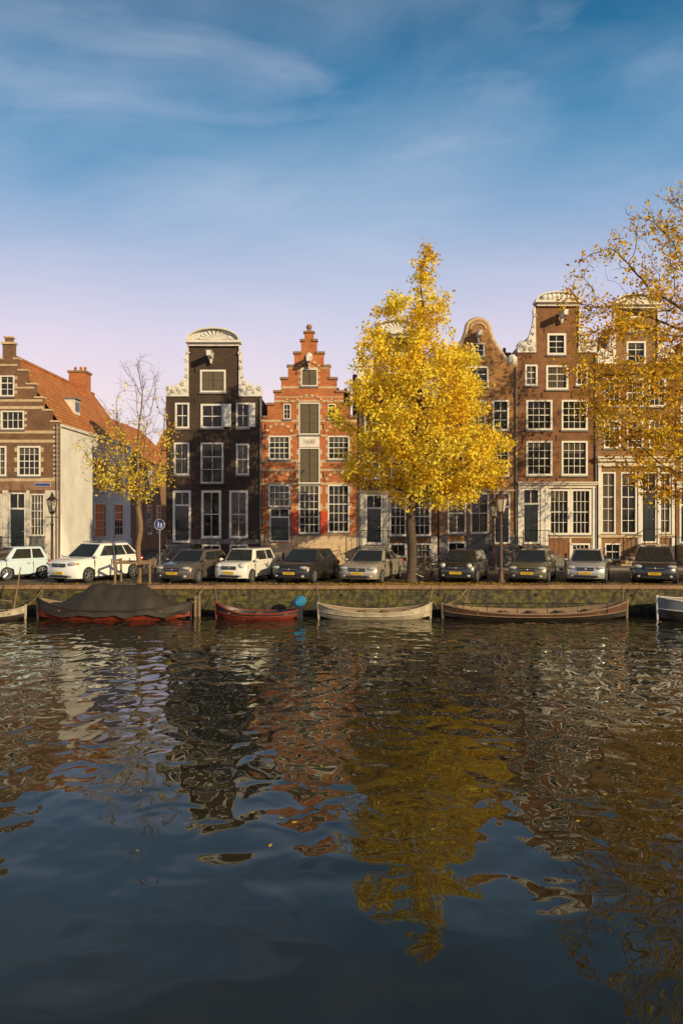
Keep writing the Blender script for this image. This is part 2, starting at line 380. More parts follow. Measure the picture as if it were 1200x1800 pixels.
    def pipe(s,px,ya,yb=990):
        s.x.cyl((FX(px),s.y-.08,FZ(yb)),(FX(px),s.y-.08,FZ(ya)),.045,.045,'lead',6)
    def done(s):
        for mb,n in((s.w,'walls'),(s.rf,'roof'),(s.fr,'window_frames'),(s.gl,'window_glass'),(s.tr,'trim'),(s.dr,'door_and_shutters'),(s.x,'stoop_and_fittings')):
            if mb.v: mb.build(n,s.e)
        if s.orn.v: s.orn.build('carved_ornament',s.e,smooth=True,angle=70)
def mirror(right,cx):
    """right side points going up -> full counter-clockwise outline from bottom-left"""
    left=[(2*cx-a,b) for a,b in right]
    return [left[0]]+right+left[1:][::-1]
GB=1000
# --- A corner house with stepped gable
h=House('corner_canal_house',15,'brkA')
h.win(2,722,43,755,4,2,2.5,mid=False); h.win(-56,722,-12,755,4,2,2.5,mid=False)
h.win(0,660,26,697,2,3,2.5)
h.win(31,784,72,837,4,4,3); h.win(-30,784,12,837,4,4,3)
h.win(16,866,46,968,2,2,2.5,'d',sill=False); h.win(53,868,79,942,4,5,2.5); h.win(-30,868,4,942,4,5,2.5); h.win(-66,784,-42,837,2,4,3)
rt=[(103,GB),(103,742),(90,742),(90,722),(76,722),(76,700),(62,700),(62,676),(47,676),(47,652),(33,652),(33,632),(25,632),(25,605)]
out=mirror(rt,15)
h.walls(out,depth=64-YF,wing=744,roof=622,sidemat='plaster')
for i in range(1,len(rt)-1,2):
    a,b=rt[i]; a2=rt[i+1][0]
    for sg in(1,-1):
        xa,xb=sorted((15+sg*(a-15),15+sg*(a2-15))); h.tr.box(FX(xa)-.05,FX(xb)+.05,YF-.06,YF+.42,FZ(b)+.001,FZ(b)+.1,'stone')
h.tr.box(FX(3),FX(27),YF-.08,YF+.42,FZ(605),FZ(601),'stone'); h.x.box(FX(9),FX(21),YF,YF+.34,FZ(601),FZ(594),'brkA'); h.tr.box(FX(7),FX(23),YF-.05,YF+.4,FZ(594),FZ(591),'stone')
for ya,yb in((702,706),(714,719),(757,762),(773,778),(840,846),(640,643),(680,683)):
    hw={702:60,714:62,757:87.5,773:87.5,840:87.5,640:17,680:46}[ya]
    h.band(ya,yb,15-hw,15+hw,'stone')
h.band(846,862,-73,102.5,'dstone',.03); h.band(862,996,79.5,102.8,'cream',.04); h.band(862,996,47,52.5,'cream',.05); h.band(862,996,5,15.5,'cream',.05); h.band(943,996,52.5,79.5,'bstone',.045); h.band(943,996,-73,5,'bstone',.045); h.band(862,943,-73,-30.5,'cream',.04)
for k in range(12): h.tr.box(FX(94),FX(102.9),YF-.022,YF+.02,FZ(750+k*8+4) if k<11 else FZ(842),FZ(750+k*8),'stone')
for q in((2,722,43,755),(0,660,26,697),(31,784,72,837)): h.quoin(q)
bl=simple('blue_enamel',(0.02,0.05,0.22),0.3,var=0); M['blue']=bl
h.x.box(FX(62),FX(90),YF-.07,YF-.035,FZ(855),FZ(849),'white'); h.x.box(FX(62.6),FX(89.4),YF-.075,YF-.069,FZ(854.4),FZ(849.6),'blue')
h.stoop(8,50,970,-1,.9)
XS=FX(103)
def sidewin(mb_f,mb_g,y0,y1,z0,z1,X=XS,nx=3,ny=4,dark=False):
    fm='frameW'
    mb_g.box(X-.05,X+.015,y0,y1,z0,z1,'glass')
    t=.09
    mb_f.box(X-.02,X+.06,y0-t,y0,z0-t,z1+t,fm);mb_f.box(X-.02,X+.06,y1,y1+t,z0-t,z1+t,fm)
    mb_f.box(X-.02,X+.06,y0,y1,z1,z1+t,fm);mb_f.box(X-.02,X+.1,y0-t,y1+t,z0-2*t,z0-.001,fm)
    for i in range(1,nx): y=y0+(y1-y0)*i/nx; mb_f.box(X+.015,X+.035,y-.02,y+.02,z0,z1,fm)
    for i in range(1,ny): z=z0+(z1-z0)*i/ny; mb_f.box(X+.016,X+.04,y0,y1,z-.02,z+.02,fm)
sidewin(h.fr,h.gl,54.6,57,1.5,3.6); sidewin(h.fr,h.gl,59.3,61.4,1.5,3.6)
sidewin(h.fr,h.gl,55.4,57.0,4.6,6.4); sidewin(h.fr,h.gl,59.3,60.9,4.6,6.4)
for y in(55.4,57.0): h.dr.box(XS+.03,XS+.08,y-.75 if y<56 else y+.1,y-.1 if y<56 else y+.75,4.6,6.4,'door')
h.tr.box(XS-.002,XS+.12,YF+.4,64,FZ(749),FZ(744),'white'); h.tr.box(XS-.002,XS+.06,YF+.4,64,-.05,1.1,'plaster')
h.tr.prism([(XS,0),(XS+.55,0),(XS+.05,2.9),(XS,2.9)],YF+.45,YF+.9,'plaster')
XR=FX(15); zr=FZ(622); zw=FZ(744)
def roofz(x): return zw+(zr-zw)*(XS-x)/(XS-XR)
xd=XS-1.0; zd=roofz(xd)
h.x.box(xd-1.4,xd+.15,53.2,54.3,zd-.5,zd+.75,'white'); h.gl.box(xd+.15,xd+.18,53.35,54.15,zd+.0,zd+.6,'glass'); h.rf.box(xd-1.7,xd+.3,53.1,54.4,zd+.75,zd+.83,'lead')
h.x.box(XR-.6,XR+.6,60,61.3,zr-.8,zr+1.0,'brkC'); h.x.box(XR-.68,XR+.68,59.92,61.38,zr+1.0,zr+1.15,'dstone')
for k in(-.3,.1,.4): h.x.cyl((XR+k,60.6,zr+1.15),(XR+k,60.6,zr+1.5),.12,.1,'tile')
h.rf.cyl((XR,YF+.4,zr),(XR,64,zr),.12,.12,'tile',6)
h.pipe(101,745)
h.done()
# --- houses up the side street
def backhouse(x0,x1,y0,y1,ze,zr,mat,axis,wins):
    e=empty('side_street_house',((x0+x1)/2,y0,0)); w=MB(); r=MB(); f=MB(); gl=MB()
    if axis=='y':
        xc=(x0+x1)/2
        w.add([(x0,y0,-.1),(x1,y0,-.1),(x1,y0,ze),(xc,y0,zr),(x0,y0,ze),(x0,y1,-.1),(x1,y1,-.1),(x1,y1,ze),(xc,y1,zr),(x0,y1,ze)],
              [(0,1,2,3,4),(9,8,7,6,5),(1,6,7,2),(0,4,9,5)],mat)
        r.add([(x1+.2,y0-.05,ze-.12),(x1+.2,y1,ze-.12),(xc,y1,zr+.02),(xc,y0-.05,zr+.02),(x0-.2,y0-.05,ze-.12),(x0-.2,y1,ze-.12)],[(0,1,2,3),(3,2,5,4)],'tile')
        for a,b,c,d in wins: sidewin(f,gl,a,b,c,d,X=x1)
    else:
        yc=(y0+y1)/2
        w.add([(x0,y0,-.1),(x1,y0,-.1),(x1,y0,ze),(x0,y0,ze),(x0,y1,-.1),(x1,y1,-.1),(x1,y1,ze),(x0,y1,ze),(x0,yc,zr),(x1,yc,zr)],
              [(0,1,2,3),(7,6,5,4),(1,5,6,9,2),(0,3,8,7,4)],mat)
        r.add([(x0-.1,y0-.2,ze-.1),(x1+.1,y0-.2,ze-.1),(x1+.1,yc,zr+.02),(x0-.1,yc,zr+.02),(x0-.1,y1+.2,ze-.1),(x1+.1,y1+.2,ze-.1)],[(0,1,2,3),(3,2,5,4)],'tile')
        for a,b,c,d in wins:
            gl.box(a,b,y0-.01,y0+.05,c,d,'glass'); t=.1
            f.box(a-t,a,y0-.05,y0+.02,c-t,d+t,'frameW');f.box(b,b+t,y0-.05,y0+.02,c-t,d+t,'frameW');f.box(a,b,y0-.05,y0+.02,d,d+t,'frameW');f.box(a,b,y0-.05,y0+.02,c-t,c,'frameW')
            f.box((a+b)/2-.03,(a+b)/2+.03,y0-.035,y0,c,d,'frameW'); f.box(a,b,y0-.03,y0,(c+d)/2-.03,(c+d)/2+.03,'frameW')
    w.build('walls',e); r.build('roof',e); f.build('window_frames',e); gl.build('window_glass',e)
backhouse(-23,XS+.05,64.01,82,7.3,11,'brkG','y',[(65.5,67,1.4,3.6),(69,70.5,1.4,3.6),(72.5,74,1.4,3.6),(65.5,67,4.6,6.4),(69,70.5,4.6,6.4)])
backhouse(-19,-3,86,96,9.5,12,'brkC','x',[(-15.5,-14,1,3.2),(-13,-11.5,1,3.2),(-15.5,-14,4.6,7),(-13,-11.5,4.6,7)])
# --- B black neck gable
h=House('black_canal_house',376,'brkB')
h.win(352,650,397,690,1,1,3.2,'s'); 
h.win(308,708,333,753,2,2,3); h.win(353,710,393,753,2,2,3.4); h.win(415,708,439,753,2,2,3)
h.win(306,778,333,835,2,2,3); h.win(353,778,393,850,2,3,3); h.win(415,780,438,835,2,2,3)
h.win(304,862,336,954,2,2,4,'d',sill=False); h.win(354,862,389,946,2,2,4); h.win(403,862,436,946,2,2,4)
h.win(355,957,388,978,2,1,3,sill=False); h.win(404,957,436,978,2,1,3,sill=False)
rt=[(460,GB),(460,697),(420,697),(420,606)]
h.walls(mirror(rt,376),wing=700,roof=612,rmat='tile')
h.crown(332,420,600,20)
Lp=[(292,697),(291,684),(297,676),(304,680),(310,675),(318,672),(325,662),(328,645),(326,628),(329,612),(332,606),(332,697)]
Lb=[(297,684,5),(306,688,4),(314,682,5),(322,674,4.5),(327,662,4),(327,648,4),(328,635,3.5),(330,622,3.5),(318,691,3.5),(326,686,3.5)]
h.scroll(Lp,Lb); h.scroll([(752-a,b) for a,b in Lp],[(752-a,b,r) for a,b,r in Lb])
h.hoist(372,627)
h.dr.box(FX(394),FX(407),YF-.2,YF-.15,FZ(751),FZ(711),'frameW'); h.dr.box(FX(449),FX(439.3),YF-.2,YF-.15,FZ(751),FZ(709),'frameW')
for k in range(12): h.x.cyl((FX(352)+k*(45*S)/11,YF-.3,FZ(850)),(FX(352)+k*(45*S)/11,YF-.3,FZ(827)),.012,.012,'iron',4)
h.x.box(FX(350),FX(399),YF-.34,YF,FZ(852),FZ(850.5),'iron'); h.x.box(FX(350),FX(399),YF-.32,YF-.28,FZ(827),FZ(826),'iron')
h.band(948,956,292.5,459.5,'bstone',.04)
h.anchors([(342,700),(404,700),(342,765),(403,765),(300,765),(448,765),(300,850),(345,852),(398,852),(448,852)])
h.stoop(299,340,956,-1,1.0); h.chimney(300,5,FZ(665),FZ(720)); h.pipe(458,700)
h.done()
# --- C red stepped gable 1600
h=House('stepped_gable_house',543,'brkC')
W=[]
def cw(*a,**k): h.win(*a,**k); W.append(a[:4])
cw(529,648,558,679,1,1,2,'s'); cw(525,708,562,764,1,1,2,'s'); cw(525,787,562,850,1,1,2,'s')
cw(498,710,511,737,2,3,1.6,bar=.6); cw(576,710,589,737,2,3,1.6,bar=.6)
cw(472,766,510,808,4,4,2.4); cw(576,766,614,808,4,4,2.4)
cw(472,852,510,891,4,3,2.4); cw(576,852,614,936,4,5,2.4); cw(525,852,562,938,4,6,2.4)
cw(474,893,509,952,1,1,2,'d',sill=False)
rt=[(627,GB),(627,735),(616,735),(616,712),(604,712),(604,690),(592,690),(592,667),(580,667),(580,645),(569,645),(569,622),(557,622),(557,600),(551,600),(551,585)]
h.walls(mirror(rt,543),wing=742,roof=622,rmat='tile')
for i in range(1,len(rt)-1,2):
    a,b=rt[i]; a2=rt[i+1][0]
    for sg in(1,-1):
        xa,xb=sorted((543+sg*(a-543),543+sg*(a2-543))); h.tr.box(FX(xa)-.07,FX(xb)+.05,YF-.09,YF+.42,FZ(b)+.001,FZ(b)+.13,'dstone')
h.tr.box(FX(533),FX(553),YF-.1,YF+.42,FZ(585),FZ(582),'dstone'); h.x.cyl((FX(543),YF+.17,FZ(582)),(FX(543),YF+.17,FZ(577)),.16,.1,'dstone'); h.x.sph((FX(543),YF+.17,FZ(574)),.17,'dstone')
for (ya,yb,hw) in((645,648,36.5),(679,683,48.5),(703,707,60.5),(738,742,84),(764,767,84),(808,813,84),(824,828,84),(848,852,84),(697,699,60)):
    h.band(ya,yb,543-hw,543+hw,'stone')
h.band(891.5,893.5,459,626.5,'stone'); h.band(915,918,459,626.5,'stone'); h.band(942,996,459,626.5,'stone',.05); h.band(938,942,459,626.5,'dstone',.09)
h.band(767.5,786,525.5,561.5,'white',.06)
text('1600',0.34,(FX(543)-h.e.location.x,-.065,FZ(776.5)),(R(90),0,0),'dstone','date_tablet_letters',h.e)
for q in W[:3]+W[5:]: h.quoin(q,n=3,w=4)
h.arch(543.5,647,16,9,4.5); h.arch(504.5,709.5,7,6,3,n=7); h.arch(582.5,709.5,7,6,3,n=7)
h.arch(543.5,706,20,9,4,n=13)
for cx in(491,595): h.arch(cx,763,20,15,5,n=13,fill='brkC'); h.arch(cx,848,20,15,5,n=13,fill='brkC')
h.hoist(543,635,'white',.9); h.x.sph((FX(543),YF-.1,FZ(628)),(.2,.12,.25),'white')
for xa,xb in((512,524),(563,575)): h.dr.box(FX(xa),FX(xb),YF-.12,YF-.06,FZ(938),FZ(899),'shutR')
for k in range(5): h.dr.box(FX(564),FX(574),YF-.135,YF-.12,FZ(936-k*7.6),FZ(936-k*7.6-5),'shutR')
h.anchors([(466,745),(519,745),(568,745),(621,745),(466,830),(519,830),(568,830),(621,830)])
h.stoop(468,514,954,-1,.9,'stone',rail=True); h.chimney(600,6,FZ(668),FZ(740),mat='brkC')
h.done()
# --- D house behind the yellow tree
h=House('canal_house',698,'brkD')
for a in(640,686,730):
    h.win(a,795,a+28,842,2,3,3); h.win(a,712,a+28,760,2,3,3)
h.win(682,640,714,682,2,3,3); h.win(686,600,710,626,1,1,3,'s')
h.win(641,868,673,957,2,2,4,'d',sill=False); h.win(684,874,714,942,3,4,3); h.win(726,874,757,942,3,4,3)
h.win(684,955,714,980,2,1,3,sill=False); h.win(726,955,757,980,4,2,3,sill=False)
rt=[(769,GB),(769,700),(738,700),(738,590)]
h.walls(mirror(rt,698),wing=702,roof=600)
h.crown(656,740,585,20)
Lp=[(628,700),(627,610),(632,600),(640,604),(642,620),(648,640),(654,650),(656,590),(657,700)]
Lb=[(632,606,5),(636,620,5),(640,640,5),(645,660,5),(638,690,5),(650,672,5)]
h.scroll(Lp,Lb); h.scroll([(1396-a,b) for a,b in Lp],[(1396-a,b,r) for a,b,r in Lb])
h.band(943,996,628,768,'cream',.04); h.band(862,867,628,768,'stone',.06); h.band(868,943,629,640,'cream',.03); h.band(868,943,674,683,'cream',.03)
h.stoop(634,680,958,1,1.0); h.pipe(632,700); h.x.box(FX(620),FX(628),YF+.6,YF+1.6,FZ(760),FZ(655),'brkD')
h.done()
# --- E ochre bell gable
h=House('bell_gable_house',840,'brkE')
h.win(829,603,851,628,2,2,2.4); h.win(820,644,858,682,2,3,3); h.win(787,703,815,757,2,3,3);h.win(827,703,853,757,2,3,3); h.win(865,703,894,757,2,3,3)
h.win(787,780,815,838,2,3,3);h.win(827,780,853,838,2,3,3); h.win(865,780,894,838,2,3,3)
h.win(786,866,819,938,2,2,3); h.win(826,866,859,938,2,2,3); h.win(867,866,896,956,2,2,3,'d',sill=False)
h.win(786,952,819,976,2,1,3,sill=False)
rt=[(909,GB),(909,640),(895,640),(886,628),(875,612),(866,598),(861,584),(858,570),(850,563),(840,560)]
pts=[(2*840-a,b) for a,b in rt]
h.walls([pts[0]]+[rt[0]]+rt[1:]+pts[1:-1][::-1],wing=644,roof=600)
for sg in(1,-1):
    for (a,b),(c,d) in zip(rt[1:-1],rt[2:]):
        A=(840+sg*(a-840),b); B=(840+sg*(c-840),d)
        h.orn.cyl((FX(A[0]),YF+.12,FZ(A[1])),(FX(B[0]),YF+.12,FZ(B[1])),.15,.15,'stone',8)
h.tr.sph((FX(900),YF,FZ(632)),(.3,.2,.3),'white'); h.tr.sph((FX(780),YF,FZ(632)),(.3,.2,.3),'white')
h.arch(840,578,12,9,3,('stone',),n=9); h.hoist(840,590,'white',.8)
h.band(860,864,771.5,908,'stone',.06); h.band(940,996,771.5,908,'bstone',.04); h.band(864,940,771.5,785,'dstone',.02)
h.anchors([(800,690),(862,690),(820,768),(860,768),(778,768),(902,768),(902,690)])
h.stoop(862,902,958,-1,1.0); h.chimney(905,4,FZ(600),FZ(650)); h.pipe(906,645)
h.done()
# --- F neck gable
h=House('neck_gable_house',978,'brkF')
h.win(961,586,994,624,2,3,3.6); h.win(922,641,944,678,2,3,3); h.win(959,642,998,685,2,3,3.4); h.win(1011,641,1032,678,2,3,3)
for y0,y1 in((703,756),(775,836)): h.win(924,y0,970,y1,4,4,3.2); h.win(986,y0,1032,y1,4,4,3.2)
h.win(917,858,948,956,2,2,3.4,'d',sill=False); h.win(964,860,1000,940,4,4,3.2); h.win(1003,860,1038,940,4,4,3.2)
h.win(1003,955,1036,978,4,2,3,sill=False)
rt=[(1047,GB),(1047,620),(1016,620),(1016,536)]
h.walls(mirror(rt,978),wing=622,roof=545)
h.crown(942,1014,530,13)
Lp=[(909,620),(908,606),(914,598),(922,602),(928,594),(934,575),(937,558),(936,545),(940,538),(941,620)]
Lb=[(914,606,6),(922,612,5),(930,602,5.5),(935,588,4.5),(937,572,4.5),(938,556,4),(932,614,5)]
h.scroll(Lp,Lb); h.scroll([(1956-a,b) for a,b in Lp],[(1956-a,b,r) for a,b,r in Lb])
for k in range(-3,4): h.orn.sph((FX(978+k*8),YF-.2,FZ(524)),(.2,.18,.2+.12*(3-abs(k))/3),'white')
h.hoist(985,557)
h.cornice(910,1046,847,858,'cream',.3)
h.band(858,996,910,1046,'cream',.03); h.band(941,946,910,1046,'stone',.07)
for a,b in((909.5,914),(949,956),(957,962),(1040,1046)): h.band(858,996,a,b,'white',.08)
h.anchors([(952,690),(1004,690),(977,765),(918,765),(1040,765),(977,840)])
h.stoop(912,956,958,1,1.1); h.pipe(1046,625)
h.done()
# --- G
h=House('canal_house',1117,'brkG')
for a in(1060,1100,1139): h.win(a,739,a+30,788,3,4,3); h.win(a,665,a+30,715,3,4,3)
h.win(1100,600,1134,640,2,3,3); h.win(1104,556,1130,584,1,1,3,'s')
h.win(1056,830,1081,938,2,5,2.4); h.win(1090,830,1118,938,2,5,2.4); h.win(1126,830,1153,954,2,3,2.4,'d',sill=False); h.win(1158,830,1178,938,2,5,2.4)
h.win(1062,955,1090,985,2,2,2.5,sill=False)
rt=[(1185,GB),(1185,640),(1155,640),(1155,540)]
h.walls(mirror(rt,1117),wing=642,roof=548)
h.crown(1080,1154,534,14)
Lp=[(1049,640),(1048,622),(1056,612),(1064,616),(1070,600),(1075,580),(1076,560),(1080,545),(1081,640)]
Lb=[(1056,622,6),(1064,630,5),(1071,615,5),(1075,595,5),(1077,570,4)]
h.scroll(Lp,Lb); h.scroll([(2234-a,b) for a,b in Lp],[(2234-a,b,r) for a,b,r in Lb])
h.cornice(1049,1184,803,820,'cream',.45)
h.band(820,996,1050,1184,'cream',.03)
for a,b in((1050,1054.5),(1083,1088),(1120,1124.5),(1154,1157),(1179,1184)): h.band(820,996,a,b,'white',.09)
h.band(940,945,1050,1184,'stone',.12)
h.stoop(1122,1158,956,-1,1.0,'stone')
h.done()
# --- generic neighbours beyond the frame
def generic(x0,x1,top,mat,base='bstone',step=None):
    h=House('canal_house',(x0+x1)/2,mat); cx=(x0+x1)/2; w=(x1-x0)
    n=3; cw_=w/n
    for y0,y1 in((702,756),(778,836)):
        for k in range(n): h.win(x0+cw_*k+8,y0,x0+cw_*(k+1)-8,y1,2,3,3)
    h.win(x0+6,862,x0+cw_-6,955,2,2,3,'d',sill=False)
    for k in(1,2): h.win(x0+cw_*k+5,862,x0+cw_*(k+1)-5,940,3,4,3)
    rt=[(x1,GB),(x1,640 if top<600 else 680),(cx+36,640 if top<600 else 680),(cx+36,top)]
    h.win(cx-18,top+40,cx+18,top+80,2,3,3)
    h.walls(mirror(rt,cx),wing=rt[1][1]+2,roof=top+10); h.crown(cx-38,cx+38,top-5,15)
    Lp=[(x0,rt[1][1]),(x0,rt[1][1]-15),(x0+12,rt[1][1]-20),(cx-50,rt[1][1]-35),(cx-40,top+10),(cx-36,top),(cx-36,rt[1][1])]
    Lb=[(x0+8,rt[1][1]-10,6),(cx-44,rt[1][1]-30,6)]
    h.scroll(Lp,Lb); h.scroll([(2*cx-a,b) for a,b in Lp],[(2*cx-a,b,r) for a,b,r in Lb])
    h.cornice(x0+1,x1-1,847,857,'white',.3); h.band(942,996,x0+.5,x1-.5,base,.05); h.stoop(x0,x0+cw_,957,1)
    h.done()
generic(1187,1330,560,'brkF'); generic(1332,1480,600,'brkC'); generic(-222,-75,590,'brkD'); generic(-372,-224,570,'brkE')
# ---------------------------------------------------------------- ground, street, quay, water
b=MB(); b.box(-500,500,YQ+.3,900,-1.6,-.012,'paving'); b.build('ground')
b=MB(); b.box(-120,120,YQ+.331,44.79,-.1,-.004,'paving'); b.box(-15.9,-10.1,44.8,86,-.1,-.004,'paving'); b.build('brick_street')
b=MB()
for a,c in((-120,-16.2),(-9.7,120)):
    b.box(a,c,44.95,YF+.3,-.1,.12,'pavement'); b.box(a,c,44.8,44.947,-.1,.125,'bstone')
b.build('pavement')
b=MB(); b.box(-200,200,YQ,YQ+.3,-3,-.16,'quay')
x=-60
while x<60:
    l=random.uniform(.9,1.5); b.box(x,x+l-.012,YQ-.06+random.uniform(-.01,.01),YQ+.33,-.157,random.uniform(-.01,.012),'dstone'); x+=l
b.box(-200,-60.01,YQ-.06,YQ+.33,-.157,0,'dstone'); b.box(61.6,200,YQ-.06,YQ+.33,-.157,0,'dstone')
for k in range(-12,13): b.cyl((k*4.1,YQ-.04,-.4),(k*4.1,YQ-.01,-.4),.06,.06,'iron',8)
b.build('quay_wall')
# grass and weeds growing from the joints of the quay wall
V=[];F_=[]
M['weed']=simple('quay_weeds',(0.16,0.16,0.03),.8,var=.4)
for _ in range(260):
    x=random.uniform(-18,18); z=random.choice([-.17,-.2,random.uniform(-.9,-.2)])
    for k in range(7):
        a=random.uniform(-.6,.6); l=random.uniform(.06,.2); o=len(V); xx=x+random.uniform(-.06,.06)
        V+=[(xx-.008,YQ-.07,z),(xx+.008,YQ-.07,z),(xx+a*l,YQ-.07-l*.4,z+l*random.uniform(-.3,.8))]; F_.append((o,o+1,o+2))
me=bpy.data.meshes.new('quay_weeds'); me.from_pydata(V,[],F_); me.materials.append(M['weed']); ob=bpy.data.objects.new('quay_weeds',me); bpy.context.collection.objects.link(ob)
b=MB(); b.box(-200,200,-3,-2.6,-3,-.0,'quay'); b.build('near_quay_wall')
b=MB(); b.box(-500,500,-500,-3.001,-3,-.004,'paving'); b.build('near_bank_ground')
def watermat():
    m,nt,bs=newmat('canal_water')
    bs.inputs['Base Color'].default_value=(0.020,0.019,0.010,1); bs.inputs['Roughness'].default_value=0.015; bs.inputs['IOR'].default_value=1.36
    tc=N(nt,'ShaderNodeTexCoord')
    def ns(sx,sy,sc,det,dist=0.0,rot=0):
        mp=N(nt,'ShaderNodeMapping'); mp.inputs['Scale'].default_value=(sx,sy,1); mp.inputs['Rotation'].default_value=(0,0,rot)
        nt.links.new(tc.outputs['Object'],mp.inputs[0])
        n=N(nt,'ShaderNodeTexNoise'); n.inputs['Scale'].default_value=sc; n.inputs['Detail'].default_value=det; n.inputs['Roughness'].default_value=0.4; n.inputs['Distortion'].default_value=dist
        nt.links.new(mp.outputs[0],n.inputs['Vector']); return n.outputs[0]
    a=ns(1.0,.8,1.6,1.0,0.35,.15); c=ns(.7,1,.5,1,0.3,-.2); p=ns(1,1,.12,2)
    sp=N(nt,'ShaderNodeSeparateXYZ'); nt.links.new(tc.outputs['Object'],sp.inputs[0])
    mr=N(nt,'ShaderNodeMapRange'); nt.links.new(sp.outputs[1],mr.inputs[0]); mr.inputs[1].default_value=7.5; mr.inputs[2].default_value=16; mr.inputs[3].default_value=0.12; mr.inputs[4].default_value=1.0
    pr=ramp(nt,p,[(0.4,g(0.65)),(0.6,g(1.0))])
    def mul(x,y):
        q=N(nt,'ShaderNodeMath',operation='MULTIPLY')
        for s_,v in((q.inputs[0],x),(q.inputs[1],y)):
            if hasattr(v,'is_output'): nt.links.new(v,s_)
            else: s_.default_value=v
        return q.outputs[0]
    hgt=N(nt,'ShaderNodeMath',operation='ADD')
    nt.links.new(mul(mul(a,mr.outputs[0]),pr),hgt.inputs[0]); nt.links.new(mul(c,.9),hgt.inputs[1])
    bp=N(nt,'ShaderNodeBump'); bp.inputs['Strength'].default_value=1.0; bp.inputs['Distance'].default_value=0.068
    nt.links.new(hgt.outputs[0],bp.inputs['Height']); nt.links.new(bp.outputs[0],bs.inputs['Normal'])
    return m
wm=watermat()
b=MB(); b.add([(-400,-2.62,WZ),(400,-2.62,WZ),(400,YQ+.01,WZ),(-400,YQ+.01,WZ)],[(0,1,2,3)],wm); b.build('canal_water')
# ---------------------------------------------------------------- leaves & trees
def leafmesh(name,parent,P,size,mat,flat=False,org=(0,0,0)):
    P=np.asarray(P)-np.asarray(org); n=len(P)
    nr=np.random.normal(size=(n,3)); 
    if flat: nr=nr*0.12+np.array([0,0,1])
    nr/=np.linalg.norm(nr,axis=1)[:,None]
    t=np.cross(nr,np.random.normal(size=(n,3))); t/=np.linalg.norm(t,axis=1)[:,None]; bt=np.cross(nr,t)
    s=(np.random.uniform(.6,1.25,n)*size)[:,None]
    v=np.stack([P-t*s,P-bt*s*.55,P+t*s,P+bt*s*.55],1).reshape(-1,3)
    me=bpy.data.meshes.new(name); me.from_pydata(v.tolist(),[],np.arange(4*n).reshape(-1,4).tolist())
    me.materials.append(M[mat]); at=me.attributes.new('rnd','FLOAT','FACE')
    cl=np.array([noise.noise(Vector(p)*0.8) for p in P])*0.7+.5
    at.data.foreach_set('value',np.clip(cl+np.random.normal(0,.2,n),0,1).astype(np.float32))
    me.update(); o=bpy.data.objects.new(name,me); bpy.context.collection.objects.link(o); o.parent=parent
    if parent is None: o.location=org
    return o
def grow(trunk,attr,step,di,dk,iters=140,up=0.05):
    nodes=[np.array(p,float) for p in trunk]; par=[-1]+list(range(len(trunk)-1))
    A=np.array(attr,float); alive=np.ones(len(A),bool)
    ND=np.array(nodes); d=np.linalg.norm(A[:,None]-ND[None],axis=2); near=d.argmin(1); dist=d.min(1)
    tried=set()
    for it in range(iters):
        act=alive&(dist<di)
        if not act.any(): break
        ids=np.unique(near[act]); new=[]
        for i in ids:
            m=act&(near==i); v=A[m]-nodes[i]; v/=np.linalg.norm(v,axis=1)[:,None]+1e-9
            dr=v.mean(0)+np.array([0,0,up])+np.random.normal(0,.08,3); l=np.linalg.norm(dr)
            if l<1e-3: continue
            key=(int(i),tuple(np.round(v.mean(0),2)))
            if key in tried: continue
            tried.add(key)
            new.append((nodes[i]+dr/l*step,int(i)))
        if not new: break
        base=len(nodes)
        for p,i in new: nodes.append(p); par.append(i)
        NP=np.array([p for p,_ in new]); d=np.linalg.norm(A[:,None]-NP[None],axis=2)
        k=d.argmin(1); dm=d.min(1); up_=dm<dist; near[up_]=base+k[up_]; dist[up_]=dm[up_]
        alive&=dist>dk
    return nodes,par
def treemesh(name,parent,nodes,par,tip,ex,mat,org,r0=None,flare=1.35,twigs=0):
    n=len(nodes); acc=np.zeros(n); ch=np.zeros(n,int)
    for i in range(n-1,0,-1): 
        if acc[i]==0: acc[i]=tip**ex
        acc[par[i]]+=acc[i]; ch[par[i]]+=1
    r=acc**(1/ex); k=(r0/r[0]) if r0 else 1
    sc=lambda q: q*(1+(k-1)*min(1,(q/r[0])**.5)) if r0 else q
    b=MB()
    for i in range(1,n):
        p=par[i]; rp=sc(min(r[p],r[i]*1.25)) if p>3 else sc(r[p]); ri=sc(r[i])
        if p==0: rp*=flare
        b.cyl(nodes[p],nodes[i],rp,ri,mat,8 if ri>.05 else(5 if ri>.02 else 3),caps=False)
        if twigs and r[i]<.02:
            for _ in range(twigs):
                d=np.array(nodes[i])-np.array(nodes[p]); d/=np.linalg.norm(d)+1e-9; d=d+np.random.normal(0,.55,3)+np.array([0,0,.25]); d/=np.linalg.norm(d)
                b.cyl(nodes[i],np.array(nodes[i])+d*random.uniform(.2,.5),tip*.7,tip*.35,mat,3,caps=False)
    b.build(name,parent,smooth=True,angle=80,org=org if parent is None else None)
    return r,ch
YT=36.9; T=YT/1480
TX=lambda p:(p-600)*T
TZ=lambda q:CAMZ-(q-900)*T
